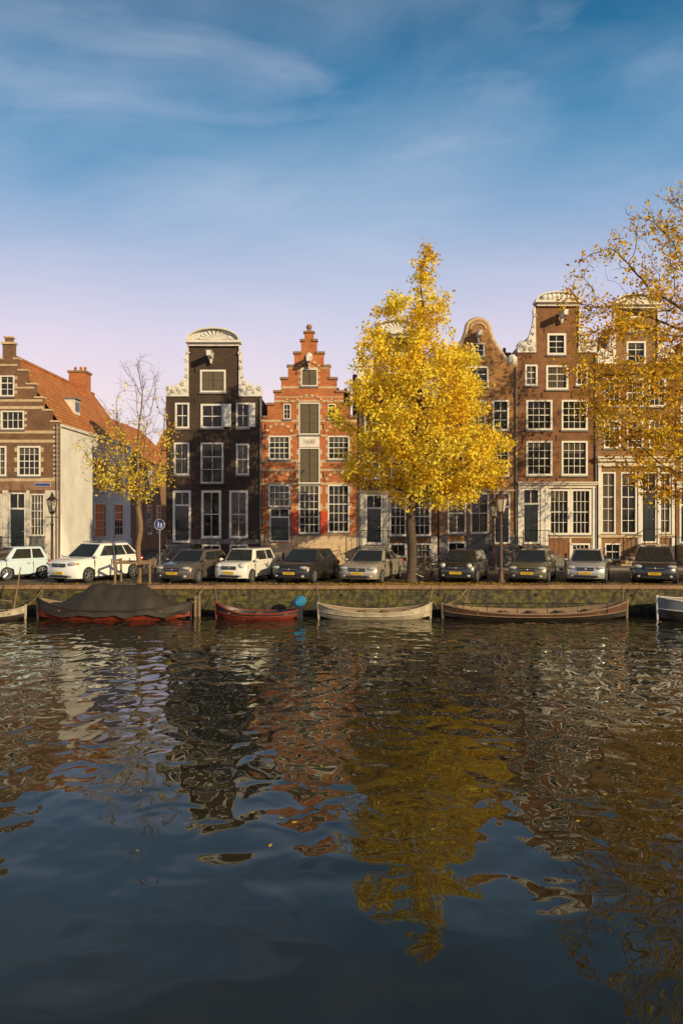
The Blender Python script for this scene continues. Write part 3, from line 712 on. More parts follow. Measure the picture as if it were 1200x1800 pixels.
def env_points(prof,n,yc,gate=-0.15,nsc=.55,depth=1.0,seed=0,shell=0.35,jg=.35,slope=0):
    prof=sorted(prof); qs=[p[0] for p in prof]; out=[]
    wts=[max(2,(b[2]-b[1])) for b in prof]
    while len(out)<n:
        q=random.uniform(qs[0],qs[-1]); L_=np.interp(q,qs,[p[1] for p in prof]); R_=np.interp(q,qs,[p[2] for p in prof])
        if random.random()>((R_-L_)/max(wts))**1.4+.03: continue
        cx=(L_+R_)/2; rr=(R_-L_)/2; a=random.uniform(0,2*math.pi); f=random.random()**shell
        jag=1+jg*noise.noise(Vector((math.cos(a)*1.6+seed,math.sin(a)*1.6,q*.03)))
        x=TX(cx+rr*math.cos(a)*f*jag); y=yc+rr*T*depth*math.sin(a)*f*jag; z=TZ(q)
        # foliage carried in upward-sweeping sprays: noise stretched along the limbs
        zz=z-slope*math.hypot(x-TX(cx),y-yc)
        if noise.noise(Vector((x*nsc,y*nsc,zz*nsc*1.5))+Vector((seed,0,0)))<gate: continue
        out.append((x,y,z))
    return out
# yellow tree
te=empty('yellow_autumn_tree',(TX(722),YT,0))
prof=[(430,745,751),(470,718,774),(515,702,782),(550,655,786),(600,634,796),(650,630,840),(700,608,848),(750,598,872),(785,632,896),(830,636,890),(862,660,850),(892,700,800)]
att=env_points(prof,1500,YT,gate=-.02,nsc=.75,seed=3,jg=.6,slope=.7)
trunk=[(TX(722)+.12*math.sin(k*.7)*min(1,k/8)+(TX(745)-TX(722))*(k/36)**1.3,YT+.1*math.sin(k*.5),k*14.3/36) for k in range(37)]
nd,pr=grow(trunk,att,.28,2.6,.33,up=.25)
r_,ch_=treemesh('trunk_and_branches',te,nd,pr,.010,2.1,'bark',None,r0=.21)
P=[]
for i in range(len(nd)):
    if i>36 and r_[i]<.034:
        for _ in range(14 if r_[i]<.018 else 6): P.append(np.array(nd[i])+np.random.normal(0,.14,3)*np.array([1,1,.8]))
for a in att:
    for _ in range(14): P.append(np.array(a)+np.random.normal(0,.15,3))
leafmesh('foliage',te,P,.085,'leafY',org=tuple(te.location))
# small bare tree left
te=empty('young_autumn_tree',(TX(243),YT,0))
prof=[(628,225,265),(680,195,300),(740,160,318),(800,135,322),(850,145,305),(885,180,285)]
att=env_points(prof,520,YT,gate=-.3,seed=9,shell=.6)
trunk=[(TX(245)+.06*math.sin(k*.9),YT,k*.28) for k in range(16)]
nd,pr=grow(trunk,att,.25,2.6,.3,up=.55)
r_,ch_=treemesh('trunk_and_branches',te,nd,pr,.0066,2.2,'bark2',None,r0=.115,twigs=2)
P=[]
for i in range(16,len(nd)):
    z=nd[i][2]; w=np.interp(z,[3.5,5.5,7,9],[1,.8,.2,.02])*(1.0 if nd[i][0]<TX(262) else .5)
    if r_[i]<.024 and random.random()<w:
        for _ in range(9): P.append(np.array(nd[i])+np.random.normal(0,.15,3))
leafmesh('foliage',te,P,.066,'leafY',org=tuple(te.location))
b=MB(); cx=TX(238)
for dx in(-.75,.75):
    for dy in(-.5,.5): b.cyl((cx+dx,YT+dy,0),(cx+dx,YT+dy,1.05),.05,.05,'wood')
for dy in(-.5,.5): b.box(cx-.85,cx+.85,YT+dy-.03,YT+dy+.03,.85,.95,'wood')
for dx in(-.75,.75): b.box(cx+dx-.03,cx+dx+.03,YT-.55,YT+.55,.96,1.04,'wood')
b.build('wooden_tree_guard',org=(cx,YT,0))
# right big tree
te=empty('large_autumn_tree',(TX(1275),YT+.6,0))
prof=[(310,1185,1330),(345,1130,1380),(420,1055,1400),(490,1005,1420),(560,985,1440),(640,1005,1440),(720,1010,1430),(780,1030,1420),(840,1100,1400),(885,1140,1360)]
att=env_points(prof,2300,YT+.6,gate=-.06,nsc=.55,seed=21,shell=.45,depth=.55,jg=.3)
trunk=[(TX(1275)-.25*math.sin(k*.25),YT+.6,k*.35) for k in range(34)]
nd,pr=grow(trunk,att,.32,5.0,.34,up=.1)
r_,ch_=treemesh('trunk_and_branches',te,nd,pr,.0078,2.15,'bark',None,r0=.3,twigs=1)
P=[]
for i in range(34,len(nd)):
    z=nd[i][2]; x_=nd[i][0]; w=np.interp(z,[3,7,10.5,13,17],[.95,1,.95,.6,.25])
    if x_>TX(1260): w*=.5
    if r_[i]<.04 and random.random()<w:
        for _ in range(15): P.append(np.array(nd[i])+np.random.normal(0,.2,3))
leafmesh('foliage',te,P,.092,'leafO',org=tuple(te.location))
# fallen leaves
P=[]
for _ in range(6200):
    y=random.choice([random.gauss(36.1,.5),random.uniform(35.7,47)]); 
    if y<YQ+.02: continue
    x=random.choice([random.uniform(-20,20),random.gauss(3,4)]); P.append((x,y,.018+(.12 if y>44.8 else 0)))
leafmesh('fallen_leaves',None,P,.06,'leafG',flat=True)
P=[(random.uniform(-14,16),random.uniform(10,35.3),WZ+.006) for _ in range(220)]
leafmesh('floating_leaves',None,P,.045,'leafG',flat=True)
# ---------------------------------------------------------------- cars
M['tyre']=simple('tyre_rubber',(0.02,0.02,0.02),.8,var=.2); M['rim']=simple('alloy',(0.45,0.45,0.45),.3,metal=.8,var=.1)
M['blackpl']=simple('black_plastic',(0.018,0.018,0.018),.5,var=.1); M['carglass']=simple('car_glass',(0.02,0.024,0.026),.03,var=0,spec=.8)
M['lens']=simple('headlamp_lens',(0.55,0.55,0.52),.12,metal=.3,var=0); M['red']=simple('tail_lamp_red',(0.4,0.01,0.01),.15,var=0)
M['plate']=simple('yellow_number_plate',(0.75,0.48,0.02),.4,var=0); M['orange']=simple('indicator_orange',(0.7,0.2,0.01),.3,var=0)
ALPHA=20
def car(name,px,L,Wd,H,col,style='hatch',alpha=ALPHA,yc=38.25,plate='',hood=.78,metal=.4):
    X=(px-600)/1480*yc
    e=empty(name,(X,yc,0.0),world=False,rot=R(-90-alpha))
    paint=simple(name+'_paint',col,.28,metal=metal,var=.06,scale=2,coat=.8)
    r=.31 if H<1.6 else .35; hl=L/2; xf=hl-.19*L; xr=-hl+.18*L; ra=r+.06
    bz=.92 if H<1.6 else 1.08; hz=hood; 
    if style=='sedan': xw,xrf,xrb,xb=.22*L,.06*L,-.2*L,-.36*L
    elif style=='wagon' : xw,xrf,xrb,xb=.2*L,.06*L,-.40*L,-.47*L
    elif style=='mini': xw,xrf,xrb,xb=.24*L,.13*L,-.38*L,-.46*L
    elif style=='smart': xw,xrf,xrb,xb=.34*L,.14*L,-.34*L,-.46*L
    else: xw,xrf,xrb,xb=.24*L,.07*L,-.30*L,-.45*L
    lp=[]; NB=0
    lp.append((-hl+.06,.28))
    for k in range(7): t=math.pi*(1-k/6); lp.append((xr+ra*math.cos(t),max(.2,r+ra*math.sin(t)) if 0<k<6 else .2))
    for k in range(7): t=math.pi*(1-k/6); lp.append((xf+ra*math.cos(t),max(.2,r+ra*math.sin(t)) if 0<k<6 else .2))
    lp.append((hl-.05,.22)); NB=len(lp)-1
    tz=bz+.04 if style=='sedan' else bz
    lp+=[(hl,.36),(hl+.01,.5),(hl-.03,hz-.12),(hl-.12,hz-.02),(hl-.35,hz+.05),(xw+.02,bz-.0),(0,bz),(xb+.05,bz+.01),(-hl+.22,tz),(-hl+.06,tz-.05),(-hl,tz-.25),(-hl-.01,.5),(-hl+.02,.34)]
    fr=[-1,-.93,-.6,0,.6,.93,1]; n=len(lp); vs=[]
    for f in fr:
        for x,z in lp:
            zz=z
            if z>.6: zz-= .07 if abs(f)==1 else(.018 if abs(f)>.9 else 0)
            xx=x-math.copysign((abs(x)/hl)**5*.2*abs(f)**4,x)
            yy=f*Wd/2*(1-.05*max(0,(z-.55)/.4)**2)*(1-.06*(abs(x)/hl)**4)
            if z<.3: yy*=.97
            vs.append((xx,yy,zz))
    b=MB(); up=[];dn=[]
    for i in range(len(fr)-1):
        for j in range(n):
            k=(j+1)%n; f=(i*n+j,i*n+k,(i+1)*n+k,(i+1)*n+j); (dn if j<NB else up).append(f)
    o=len(b.v); b.add(vs,up+[tuple(range(n)),tuple(range((len(fr)-1)*n,len(fr)*n))[::-1]],paint)
    im=b.mi('blackpl'); 
    for f in dn: b.f.append(list(f)); b.m.append(im)
    b.build('body',e,smooth=True,angle=40)
    # greenhouse
    Wb=Wd/2*.90; Wr=Wd/2*.70; zb=bz-.04
    q=MB(); q.add([(xw,-Wb,zb),(xw,Wb,zb),(xb,Wb,zb),(xb,-Wb,zb),(xrf,-Wr,H-.02),(xrf,Wr,H-.02),(xrb,Wr,H-.03),(xrb,-Wr,H-.03)],
      [(0,1,5,4),(1,2,6,5),(2,3,7,6),(3,0,4,7),(4,5,6,7),(3,2,1,0)],paint)
    ob=q.build('roof',e,smooth=True,angle=60); bv=ob.modifiers.new('b','BEVEL'); bv.width=.07; bv.segments=3
    gq=MB()
    def panel(A,B,C,D,u0,u1,v0,v1,off=.008,mat='carglass'):
        A,B,C,D=map(Vector,(A,B,C,D)); nrm=(B-A).cross(D-A).normalized()
        if nrm.dot(((A+C)/2)-Vector((0,0,zb)))<0: nrm=-nrm
        bl_=lambda u,v:(A*(1-u)+B*u)*(1-v)+(D*(1-u)+C*u)*v+nrm*off
        gq.add([bl_(u0,v0),bl_(u1,v0),bl_(u1,v1),bl_(u0,v1)],[(0,1,2,3)],mat)
    F0,F1,F2,F3=(xw,-Wb,zb),(xw,Wb,zb),(xrf,Wr,H-.02),(xrf,-Wr,H-.02)
    panel(F0,F1,F2,F3,.06,.94,.08,.93)
    panel((xb,-Wb,zb),(xb,Wb,zb),(xrb,Wr,H-.03),(xrb,-Wr,H-.03),.1,.9,.2,.88)
    for sg in(-1,1):
        A,B,C,D=(xw,sg*Wb,zb),(xb,sg*Wb,zb),(xrb,sg*Wr,H-.03),(xrf,sg*Wr,H-.02)
        sp=[(.12,.5),(.53,.9)] if style not in('wagon','suv') else[(.12,.42),(.445,.7),(.725,.93)]
        if style in('smart','mini'): sp=[(.12,.58),(.62,.9)]
        for a,c in sp: panel(A,B,C,D,a,c,.14,.84)
    gq.build('windows',e)
    d=MB()
    hw=Wd/2
    d.box(hl-.03,hl+.018,-hw*.42,hw*.42,hz-.26,hz-.12,'blackpl'); d.box(hl-.05,hl+.02,-hw*.55,hw*.55,.26,.36,'blackpl')
    d.box(hl+.012,hl+.026,-hw*.40,hw*.40,hz-.195,hz-.18,'rim')
    d.sph((hl+.02,0,hz-.19),(.02,.05,.04),'rim')
    d.box(hl,hl+.03,-.26,.26,.40,.51,'plate')
    for sg in(-1,1):
        if style in('mini','smart'): d.sph((hl-.14,sg*(hw-.27),hz-.1),(.13,.13,.12),'lens',12,8)
        else: d.sph((hl-.17,sg*(hw-.27),hz-.13),(.19,.21,.085),'lens',12,8)
        d.sph((hl-.10,sg*(hw-.3),.33),(.1,.09,.06),'lens')
        d.sph((hl-.30,sg*(hw-.09),hz-.14),(.09,.05,.05),'orange')
        d.sph((-hl+.12,sg*(hw-.2),tz-.17),(.12,.16,.12),'red')
        d.sph((xw-.05,sg*(hw+.07),bz+.05),(.07,.11,.075),paint)
        d.box(xw-.1,xw,sg*(hw-.1),sg*(hw+.03),bz-.0,bz+.03,'blackpl')
        for xx in([xw-.06,-.02,xr+.25] if style not in('mini','smart') else[xw-.06,-.15*L]):
            d.box(xx-.008,xx+.008,sg*(hw-.03),sg*(hw+.003),.32,bz-.1,'blackpl')
        d.box(-.25,-.1,sg*(hw-.03),sg*(hw+.02),.74,.77,'rim')
        d.box(xr+ra,xf-ra,sg*(hw-.08),sg*(hw-.01),.19,.25,'blackpl')
        for xx in(xf,xr):
            yo=sg*(hw-.01); yi=sg*(hw-.21)
            d.cyl((xx,yi,r),(xx,yo,r),r,r,'tyre',20); d.cyl((xx,yo-sg*.01,r),(xx,yo+sg*.006,r),r*.68,r*.68,'blackpl',18)
            d.cyl((xx,yo,r),(xx,yo+sg*.018,r),r*.2,r*.17,'rim',10)
            for k in range(6):
                t=k*math.pi/3+.3; d.cyl((xx,yo+sg*.008,r),(xx+math.cos(t)*r*.66,yo+sg*.008,r+math.sin(t)*r*.66),.038,.028,'rim',5)
            m_=16
            for k in range(m_):
                t0,t1=2*math.pi*k/m_,2*math.pi*(k+1)/m_
                d.cyl((xx+math.cos(t0)*r*.68,yo+sg*.006,r+math.sin(t0)*r*.68),(xx+math.cos(t1)*r*.68,yo+sg*.006,r+math.sin(t1)*r*.68),.018,.018,'rim',4,False)
    if style in('suv','wagon'):
        for sg in(-1,1): d.cyl((xrf-.1,sg*(Wr-.05),H+.03),(xrb+.1,sg*(Wr-.05),H+.03),.02,.02,'rim',6)
    d.cyl((xw+.0,-.5,bz+.02),(xw-.12,.1,bz+.12),.012,.012,'blackpl',4)
    d.cyl((xrf-.4,.0,H),(xrf-.55,.0,H+.16),.008,.006,'blackpl',4)
    d.build('details',e,smooth=True,angle=40)
    if plate: text(plate,.10,(hl+.032,0,.455),(R(90),0,R(90)),'blackpl','plate_letters',e,.001)
    return e
car('compact_car',30,2.75,1.58,1.52,(0.55,0.66,0.72),'smart',alpha=42,plate='39-KLB-7',hood=.86,yc=39.2,metal=0)
car('white_suv',170,4.62,1.82,1.70,(0.80,0.79,0.76),'suv',alpha=27,yc=38.6,plate='7-XFB-52',hood=.98,metal=0)
car('hatchback_car',345,4.2,1.76,1.42,(0.14,0.115,0.10),'hatch',plate='63-TDS-4',hood=.8)
car('small_city_car',434,3.55,1.64,1.48,(0.75,0.72,0.64),'mini',plate='29-RPG-3',hood=.86,metal=0)
car('hatchback_car',540,4.2,1.79,1.45,(0.035,0.032,0.032),'hatch',plate='50-PVS-4',hood=.82)
car('sedan_car',655,4.5,1.77,1.42,(0.50,0.44,0.35),'sedan',plate='83-HKZ-9',hood=.8,metal=.5)
car('small_hatchback_car',815,3.65,1.69,1.41,(0.03,0.03,0.03),'mini',plate='17-XTR-8',hood=.86)
car('hatchback_car',936,4.15,1.72,1.42,(0.14,0.13,0.075),'hatch',plate='14-NZB-6',hood=.8)
car('hatchback_car',1033,4.0,1.70,1.43,(0.48,0.48,0.47),'hatch',plate='46-GXL-2',hood=.82,metal=.5)
car('estate_car',1149,4.75,1.88,1.56,(0.035,0.033,0.033),'wagon',plate='95-SNG-3',hood=.88)
car('estate_car',1270,4.6,1.8,1.5,(0.25,0.04,0.03),'wagon',plate='22-LFD-5',hood=.85)
car('hatchback_car',-110,4.2,1.76,1.45,(0.2,0.2,0.21),'hatch',plate='71-GBN-1',alpha=30)
# ---------------------------------------------------------------- boats
M['boatred']=simple('red_hull_paint',(0.30,0.045,0.025),.5,var=.6,scale=5); M['boatwhite']=simple('white_hull_paint',(0.52,0.44,0.31),.5,var=.5,scale=4)
M['boatbrown']=simple('varnished_hull',(0.13,0.055,0.03),.4,var=.5,scale=4); M['tarp']=simple('dark_tarpaulin',(0.040,0.030,0.020),.6,var=.4,scale=3,bump=.8)
M['boatdark']=simple('dark_hull',(0.045,0.035,0.03),.45,var=.4); M['bluepl']=simple('blue_plastic',(0.03,0.22,0.42),.45,var=.2); M['boatgrey']=simple('grey_hull',(0.20,0.22,0.23),.4,var=.3); M['rope']=simple('rope',(0.3,0.22,0.12),.9,var=.3)
def boat(name,x0,x1,yc,wid,free,hull,inner,strip,bowL=1,bowR=.6,thw=4,sheer=.28,blunt=False,lower='boatdark'):
    L=x1-x0; xc=(x0+x1)/2; e=empty(name,(xc,yc,WZ)); b=MB(); ns=22; rows=[]
    def sec(t):
        bl_=max(0,1-(abs(t)**(2.6 if t<0 else (2.6 if not blunt else 6))))**.75
        hw=wid/2*max(.02,bl_); zt=free+sheer*(abs(t)**2.4)*(bowL if t<0 else bowR)
        rise=.35*abs(t)**4
        return hw,zt,rise
    prof_=[(0,-.22),(.45,-.18),(.80,0),(.93,.5),(1.0,1.0)]
    for s_ in range(ns+1):
        t=-1+2*s_/ns; hw,zt,rise=sec(t); row=[]
        for f,k in prof_: row.append((f*hw,(rise*.6-.22*(1-abs(t)**4)) if k<0 else (k*zt if k>0 else rise*.3)))
        x=xc+t*L/2; rows.append((x,hw,zt,row,t))
    def skin(inset,mat,flip,yoff=0,floor=None,low=None):
        vs=[];fs=[];fl=[]; m=2*len(prof_)-1
        for x,hw,zt,row,t in rows:
            pts=[(-a,z) for a,z in row[::-1]]+row[1:]
            for a,z in pts:
                aa=a*(1-inset) if abs(a)>0 else 0; zz=z+(.02 if inset else 0)
                if floor is not None: zz=max(zz,floor)
                vs.append((xc+(x-xc)*(1-inset*.35),yc+aa,WZ+zz-(0.012 if inset else 0)))
        for i in range(ns):
            for j in range(m-1):
                f=(i*m+j,(i+1)*m+j,(i+1)*m+j+1,i*m+j+1); f=f[::-1] if flip else f
                (fl if (low and 1<=j<=m-3) else fs).append(f)
        b.add(vs,fs,mat)
        if fl: b.add(vs,fl,low)
    skin(0,hull,False,low=lower); skin(.07,inner,True,floor=.06)
    for sg in(-1,1):
        for i in range(ns):
            a,c=rows[i],rows[i+1]
            b.cyl((a[0],yc+sg*a[1]*.985,WZ+a[2]),(c[0],yc+sg*c[1]*.985,WZ+c[2]),.035,.035,strip,6,False)
            b.cyl((a[0],yc+sg*a[1]*.965,WZ+a[2]*.5),(c[0],yc+sg*c[1]*.965,WZ+c[2]*.5),.02,.02,strip,5,False)
    for k in range(thw):
        t=-.62+1.24*k/max(1,thw-1); hw,zt,_=sec(t); b.box(xc+t*L/2-.13,xc+t*L/2+.13,yc-hw*.94,yc+hw*.94,WZ+zt*.68,WZ+zt*.68+.04,'wood')
    for t in(-1,1):
        hw,zt,_=sec(t*.995); b.cyl((xc+t*L/2,yc,WZ-.05),(xc+t*(L/2+.03),yc,WZ+zt+.08),.05,.05,strip,6)
    b.build('hull',e,smooth=True,angle=50); return e,sec
BD=34.5; BS=BD/1480; BX=lambda p:(p-600)*BS
e1,_=boat('covered_motor_boat',BX(66),BX(335),34.55,1.9,.40,'boatdark','wood','boatdark',1.5,.9,lower='boatred')
b=MB(); vs=[];fs=[]; n=40; m=15
for i in range(n+1):
    t=i/n; x=BX(90)+t*(BX(332)-BX(90)); 
    rz=np.interp(t,[0,.1,.24,.29,.68,.76,.9,1],[.62,.72,1.16,1.42,1.40,1.08,.66,.5]); hw=.98*max(.12,1-abs(2*(t*.9+.07)-1)**3)**.7
    for j in range(m):
        s_=-1+2*j/(m-1); zz=.26+(rz-.26)*(1-abs(s_)**1.6)+.09*noise.noise(Vector((x*2.5,s_*2,1)))-.09*abs(math.sin(t*13))*abs(s_)-.05*math.sin(t*9)**2
        vs.append((x,34.55+s_*hw*1.03,WZ+zz))
for i in range(n):
    for j in range(m-1): fs.append((i*m+j,(i+1)*m+j,(i+1)*m+j+1,i*m+j+1))
b.add(vs,fs,'tarp'); b.build('tarpaulin',e1,smooth=True,angle=60)
boat('red_rowing_boat',BX(380),BX(528),34.6,1.35,.22,'boatdark','boatdark','boatred',1.4,.5,3,lower='boatred')
boat('white_rowing_boat',BX(560),BX(756),34.55,1.6,.28,'boatwhite','wood','boatwhite',1.1,1.1,4,lower='boatwhite')
e4,_=boat('wooden_sloop',BX(778),BX(1102),34.6,1.85,.25,'boatbrown','wood','wood',1.1,1.5,5)
b=MB()
for k in range(6):
    x=BX(800)+k*(BX(1060)-BX(800))/5; b.cyl((x,34.0,WZ+.25),(x,34.0,WZ+.66),.015,.015,'iron',5)
b.cyl((BX(800),34.0,WZ+.66),(BX(1060),34.0,WZ+.66),.018,.018,'iron',5); b.cyl((BX(812),34.6,WZ+.3),(BX(828),34.6,WZ+1.35),.03,.02,'wood',6); b.cyl((BX(830),34.4,WZ+.4),(BX(808),34.4,WZ+1.15),.025,.02,'wood',6)
b.build('rails_and_oars',e4)
boat('grey_launch',BX(1147),BX(1360),34.0,2.0,.75,'boatgrey','wood','white',.6,.6,3,blunt=True)
e6,_=boat('small_dinghy',BX(-80),BX(48),34.3,1.3,.26,'boatwhite','boatdark','boatwhite',.6,.9,3)
b=MB(); b.cyl((BX(26),34.3,WZ+.1),(BX(40),34.3,WZ+2.1),.035,.025,'wood',6); b.cyl((BX(26),34.3,WZ+.7),(BX(-40),34.3,WZ+.9),.03,.03,'wood',6); b.build('mast',e6)
# outboard motor with its cowl wrapped in a blue cloth
x=BX(527); b=MB(); vs=[];fs=[]; n=12; m=8
for i in range(m+1):
    ph=math.pi*i/m
    for j in range(n):
        t=2*math.pi*j/n; rr=1+.22*noise.noise(Vector((math.cos(t)*1.5,math.sin(t)*1.5,ph*1.2)))+.07*math.sin(t*5)*math.sin(ph)
        vs.append((x+.27*rr*math.sin(ph)*math.cos(t)+.05*math.cos(ph),34.5+.24*rr*math.sin(ph)*math.sin(t),WZ+.70+(.22 if ph<1.5 else .26)*math.cos(ph)))
for i in range(m):
    for j in range(n): q=(j+1)%n; fs.append((i*n+j,(i+1)*n+j,(i+1)*n+q,i*n+q))
b.add(vs,fs,'bluepl'); b.box(x-.12,x+.12,34.42,34.58,WZ-.05,WZ+.5,'blackpl'); b.cyl((x,34.5,WZ+.6),(x-.5,34.5,WZ+.66),.03,.025,'blackpl')
b.build('outboard_motor',org=(x,34.5,WZ),smooth=True,angle=40)
b=MB()
for p in(338,345): b.cyl((BX(p),35.2,WZ-.5),(BX(p),35.2,WZ+.85),.07,.06,'wood',8)
b.build('mooring_posts',org=(BX(341),35.2,WZ))
b=MB()
for a,c in((330,352),(384,372),(524,545),(565,556),(752,765),(785,830),(1095,1110),(1150,1140),(70,60),(45,62)):
    p0=Vector((BX(a),34.6,WZ+.5)); p1=Vector((BX(c),35.5,-.05)); pm=(p0+p1)/2-Vector((0,0,.15)); b.cyl(p0,pm,.014,.014,'rope',4,False); b.cyl(pm,p1,.014,.014,'rope',4,False)
b.build('mooring_ropes')
# ---------------------------------------------------------------- street furniture
M['lampglass']=simple('lantern_glass',(0.45,0.40,0.30),.1,var=0); M['lamppaint']=simple('lamp_post_paint',(0.10,0.045,0.03),.45,var=.3)
def lamp(x,y,H):
    e=empty('street_lamp',(x,y,0)); b=MB(); c='lamppaint'
    for z0,z1,r0,r1 in((0,.12,.2,.2),(.12,.5,.15,.12),(.5,.58,.15,.15),(.58,H*.62,.075,.055),(H*.62,H*.64,.09,.09),(H*.64,H-.95,.05,.04),(H-.95,H-.88,.1,.12)):
        b.cyl((x,y,z0),(x,y,z1),r0,r1,c,10)
    b.cyl((x-.32,y,H-1.1),(x+.32,y,H-1.1),.02,.02,c,6)
    b.cyl((x,y,H-.82),(x,y,H-.28),.15,.27,'lampglass',6)
    for k in range(6):
        t=2*math.pi*k/6; d=Vector((x,y,0)); 
        a=Vector((0,0,1)).orthogonal().normalized(); bb=Vector((0,0,1)).cross(a); u=a*math.cos(t)+bb*math.sin(t)
        b.cyl(d+u*.155+Vector((0,0,H-.84)),d+u*.275+Vector((0,0,H-.27)),.014,.014,c,4)
    b.cyl((x,y,H-.88),(x,y,H-.82),.17,.17,c,6); b.cyl((x,y,H-.28),(x,y,H-.24),.31,.31,c,6); b.cyl((x,y,H-.24),(x,y,H-.08),.28,.1,c,6)
    b.cyl((x,y,H-.08),(x,y,H+.02),.08,.1,c,6); b.sph((x,y,H+.07),.05,c)
    b.build('post_and_lantern',e)
lamp((880-600)/1480*36.9,36.9,3.95); lamp((92-600)/1480*41,41,3.95); lamp((868-600)/1480*46,46.2,3.7)
# pedestrian sign
e=empty('pedestrian_sign',((281-600)/1480*45.6,45.6,0)); x=e.location.x; b=MB(); z=CAMZ-22/1480*45.6
b.cyl((x,45.6,0.1),(x,45.6,z+.35),.035,.035,'lead',8); b.cyl((x,45.56,z),(x,45.54,z),.29,.29,'white',24); b.cyl((x,45.54,z),(x,45.532,z),.265,.265,'blue',24)
for dx,s_ in((-.05,1),(.1,.7)):
    zz=z-.17; b.sph((x+dx,45.53,zz+.31*s_),(.035,.01,.035),'white'); b.box(x+dx-.03,x+dx+.03,45.522,45.531,zz+.13*s_,zz+.27*s_,'white')
    for q in(-1,1):
        b.prism(sorted([(x+dx-.012,zz+.14*s_),(x+dx+.012,zz+.14*s_)])+[(x+dx+q*.05+.012,zz),(x+dx+q*.05-.012,zz)],45.523,45.53,'white')
b.build('post_and_disc',e)
def bicycle(x,y,rot,col='iron'):
    e=empty('bicycle',(x,y,.12 if y>44.8 else 0),world=False,rot=rot); b=MB(); r=.34
    for cx in(-.53,.53):
        m_=20
        for k in range(m_):
            t0,t1=2*math.pi*k/m_,2*math.pi*(k+1)/m_
            b.cyl((cx+r*math.cos(t0),0,r+r*math.sin(t0)),(cx+r*math.cos(t1),0,r+r*math.sin(t1)),.02,.02,'tyre',5,False)
        for k in range(8): t=math.pi*k/8; b.cyl((cx-r*math.cos(t),0,r-r*math.sin(t)),(cx+r*math.cos(t),0,r+r*math.sin(t)),.004,.004,'rim',3,False)
    for p,q in(((-.53,r),(-.1,.3)),((-.1,.3),(-.22,.9)),((-.1,.3),(.38,.82)),((-.2,.78),(.36,.88)),((-.53,r),(-.2,.78)),((.53,r),(.36,.95)),((.36,.95),(.33,1.1))):
        b.cyl((p[0],0,p[1]),(q[0],0,q[1]),.018,.018,col,6)
    b.cyl((.33,-.28,1.1),(.33,.28,1.1),.015,.015,'rim',6); b.sph((-.24,0,.93),(.14,.08,.05),'blackpl'); b.box(-.75,-.35,-.07,.07,.72,.74,col)
    b.build('frame_and_wheels',e,smooth=True)
bicycle((752-600)/1480*37.4,37.4,.35); bicycle((764-600)/1480*38.2,38.2,.5); bicycle((905-600)/1480*46.3,46.3,.1); bicycle((1140-600)/1480*46.2,46.2,.2); bicycle((745-600)/1480*46.2,46.2,3.0)
bicycle((585-600)/1480*46.4,46.4,.1); bicycle((285-600)/1480*46.4,46.4,.1)
for k,p in enumerate(range(-60,1300,62)):
    if 235<p<290 or 100<p<235: continue
    x=(p-600)/1480*44.6; b=MB(); b.cyl((x,44.6,0),(x,44.6,.85),.09,.07,'lamppaint',10); b.cyl((x,44.6,.85),(x,44.6,.93),.09,.05,'lamppaint',10); b.build('street_bollard',org=(x,44.6,0))
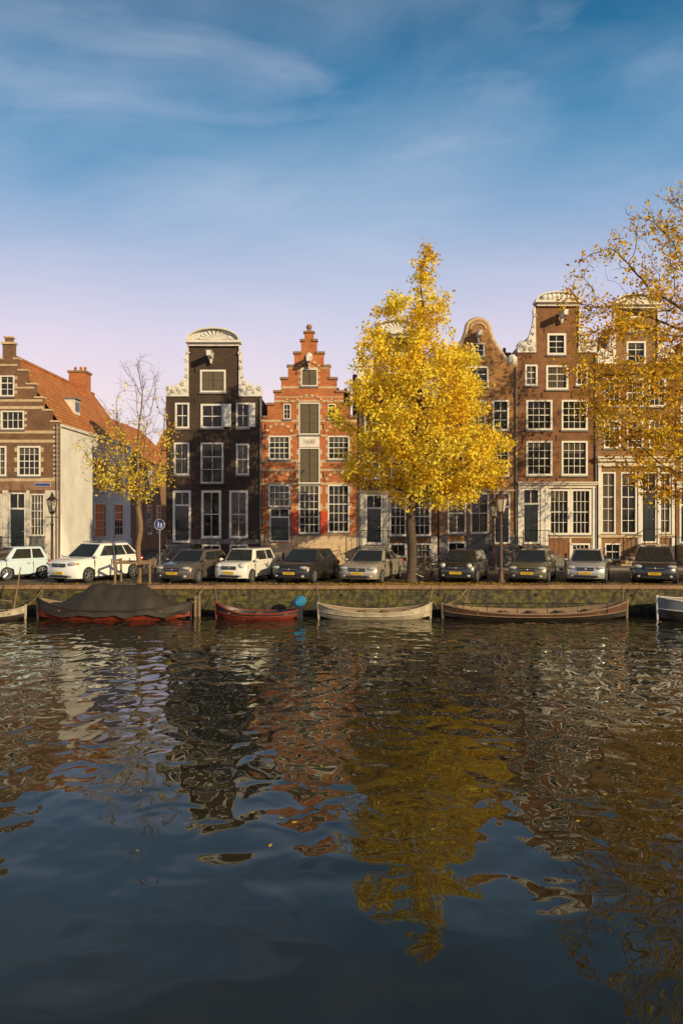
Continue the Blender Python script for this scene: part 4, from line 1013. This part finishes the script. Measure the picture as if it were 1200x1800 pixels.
# ---------------------------------------------------------------- light
sd=Vector((-.93,1,-.44)).normalized()
sun=bpy.data.lights.new('sun','SUN'); sun.energy=5.0; sun.angle=R(.5); sun.color=(1.0,.80,.46)
so=bpy.data.objects.new('sun',sun); bpy.context.collection.objects.link(so); so.rotation_euler=sd.to_track_quat('-Z','Y').to_euler()
to=-sd; el=math.asin(to.z); az=math.atan2(to.x,to.y)
w=bpy.data.worlds.new('World'); bpy.context.scene.world=w; w.use_nodes=True; nt=w.node_tree; bg=nt.nodes['Background']
sk=N(nt,'ShaderNodeTexSky',sky_type='NISHITA'); sk.sun_disc=False; sk.sun_elevation=el; sk.sun_rotation=az
tc=N(nt,'ShaderNodeTexCoord'); sp=N(nt,'ShaderNodeSeparateXYZ'); nt.links.new(tc.outputs['Generated'],sp.inputs[0])
cols=[(0,(244,220,212)),(.12,(238,217,220)),(.2,(216,204,222)),(.27,(176,184,212)),(.33,(122,158,196)),(.385,(70,134,176)),(.44,(28,114,160)),(.49,(6,98,142)),(.56,(8,78,114)),(.7,(22,52,68)),(1,(22,38,48))]
gr=ramp(nt,sp.outputs[2],[(p,lin(c)) for p,c in cols])
def cloud(sc,rot,scale,detail,lo,hi,mx,dist=.5,off=0,rough=.5):
    mp=N(nt,'ShaderNodeMapping'); mp.inputs['Rotation'].default_value=(0,R(rot),R(10)); mp.inputs['Scale'].default_value=scale; mp.inputs['Location'].default_value=(off,0,0); nt.links.new(tc.outputs['Generated'],mp.inputs[0])
    n1=N(nt,'ShaderNodeTexNoise'); n1.inputs['Scale'].default_value=sc; n1.inputs['Detail'].default_value=detail; n1.inputs['Roughness'].default_value=rough; n1.inputs['Distortion'].default_value=dist; nt.links.new(mp.outputs[0],n1.inputs['Vector'])
    return ramp(nt,n1.outputs[0],[(lo,g(0)),(hi,g(mx))])
c=mixc(nt,cloud(2.0,-38,(1.2,1,2.0),6,.40,.70,.42,.3,.35),gr,lin((180,194,216)))
c=mixc(nt,cloud(4.5,-30,(.8,1,3.2),8,.50,.8,.32,.5,3,.55),c,lin((204,208,224)))
sc=mixc(nt,1.0,c,(10,10,10),'MULTIPLY')
fin=mixc(nt,.95,sk.outputs[0],sc)
nt.links.new(fin,bg.inputs[0]); bg.inputs[1].default_value=.115
# ---------------------------------------------------------------- camera
cam=bpy.data.cameras.new('camera'); co=bpy.data.objects.new('camera',cam); bpy.context.collection.objects.link(co)
co.location=(0,0,CAMZ); co.rotation_euler=(R(90),0,0); cam.sensor_fit='VERTICAL'; cam.sensor_height=36; cam.lens=36*1480/1800; cam.clip_end=3000; cam.clip_start=.1
bpy.context.scene.camera=co
sc_=bpy.context.scene; sc_.view_settings.view_transform='Standard'; sc_.view_settings.look='None'; sc_.view_settings.exposure=0
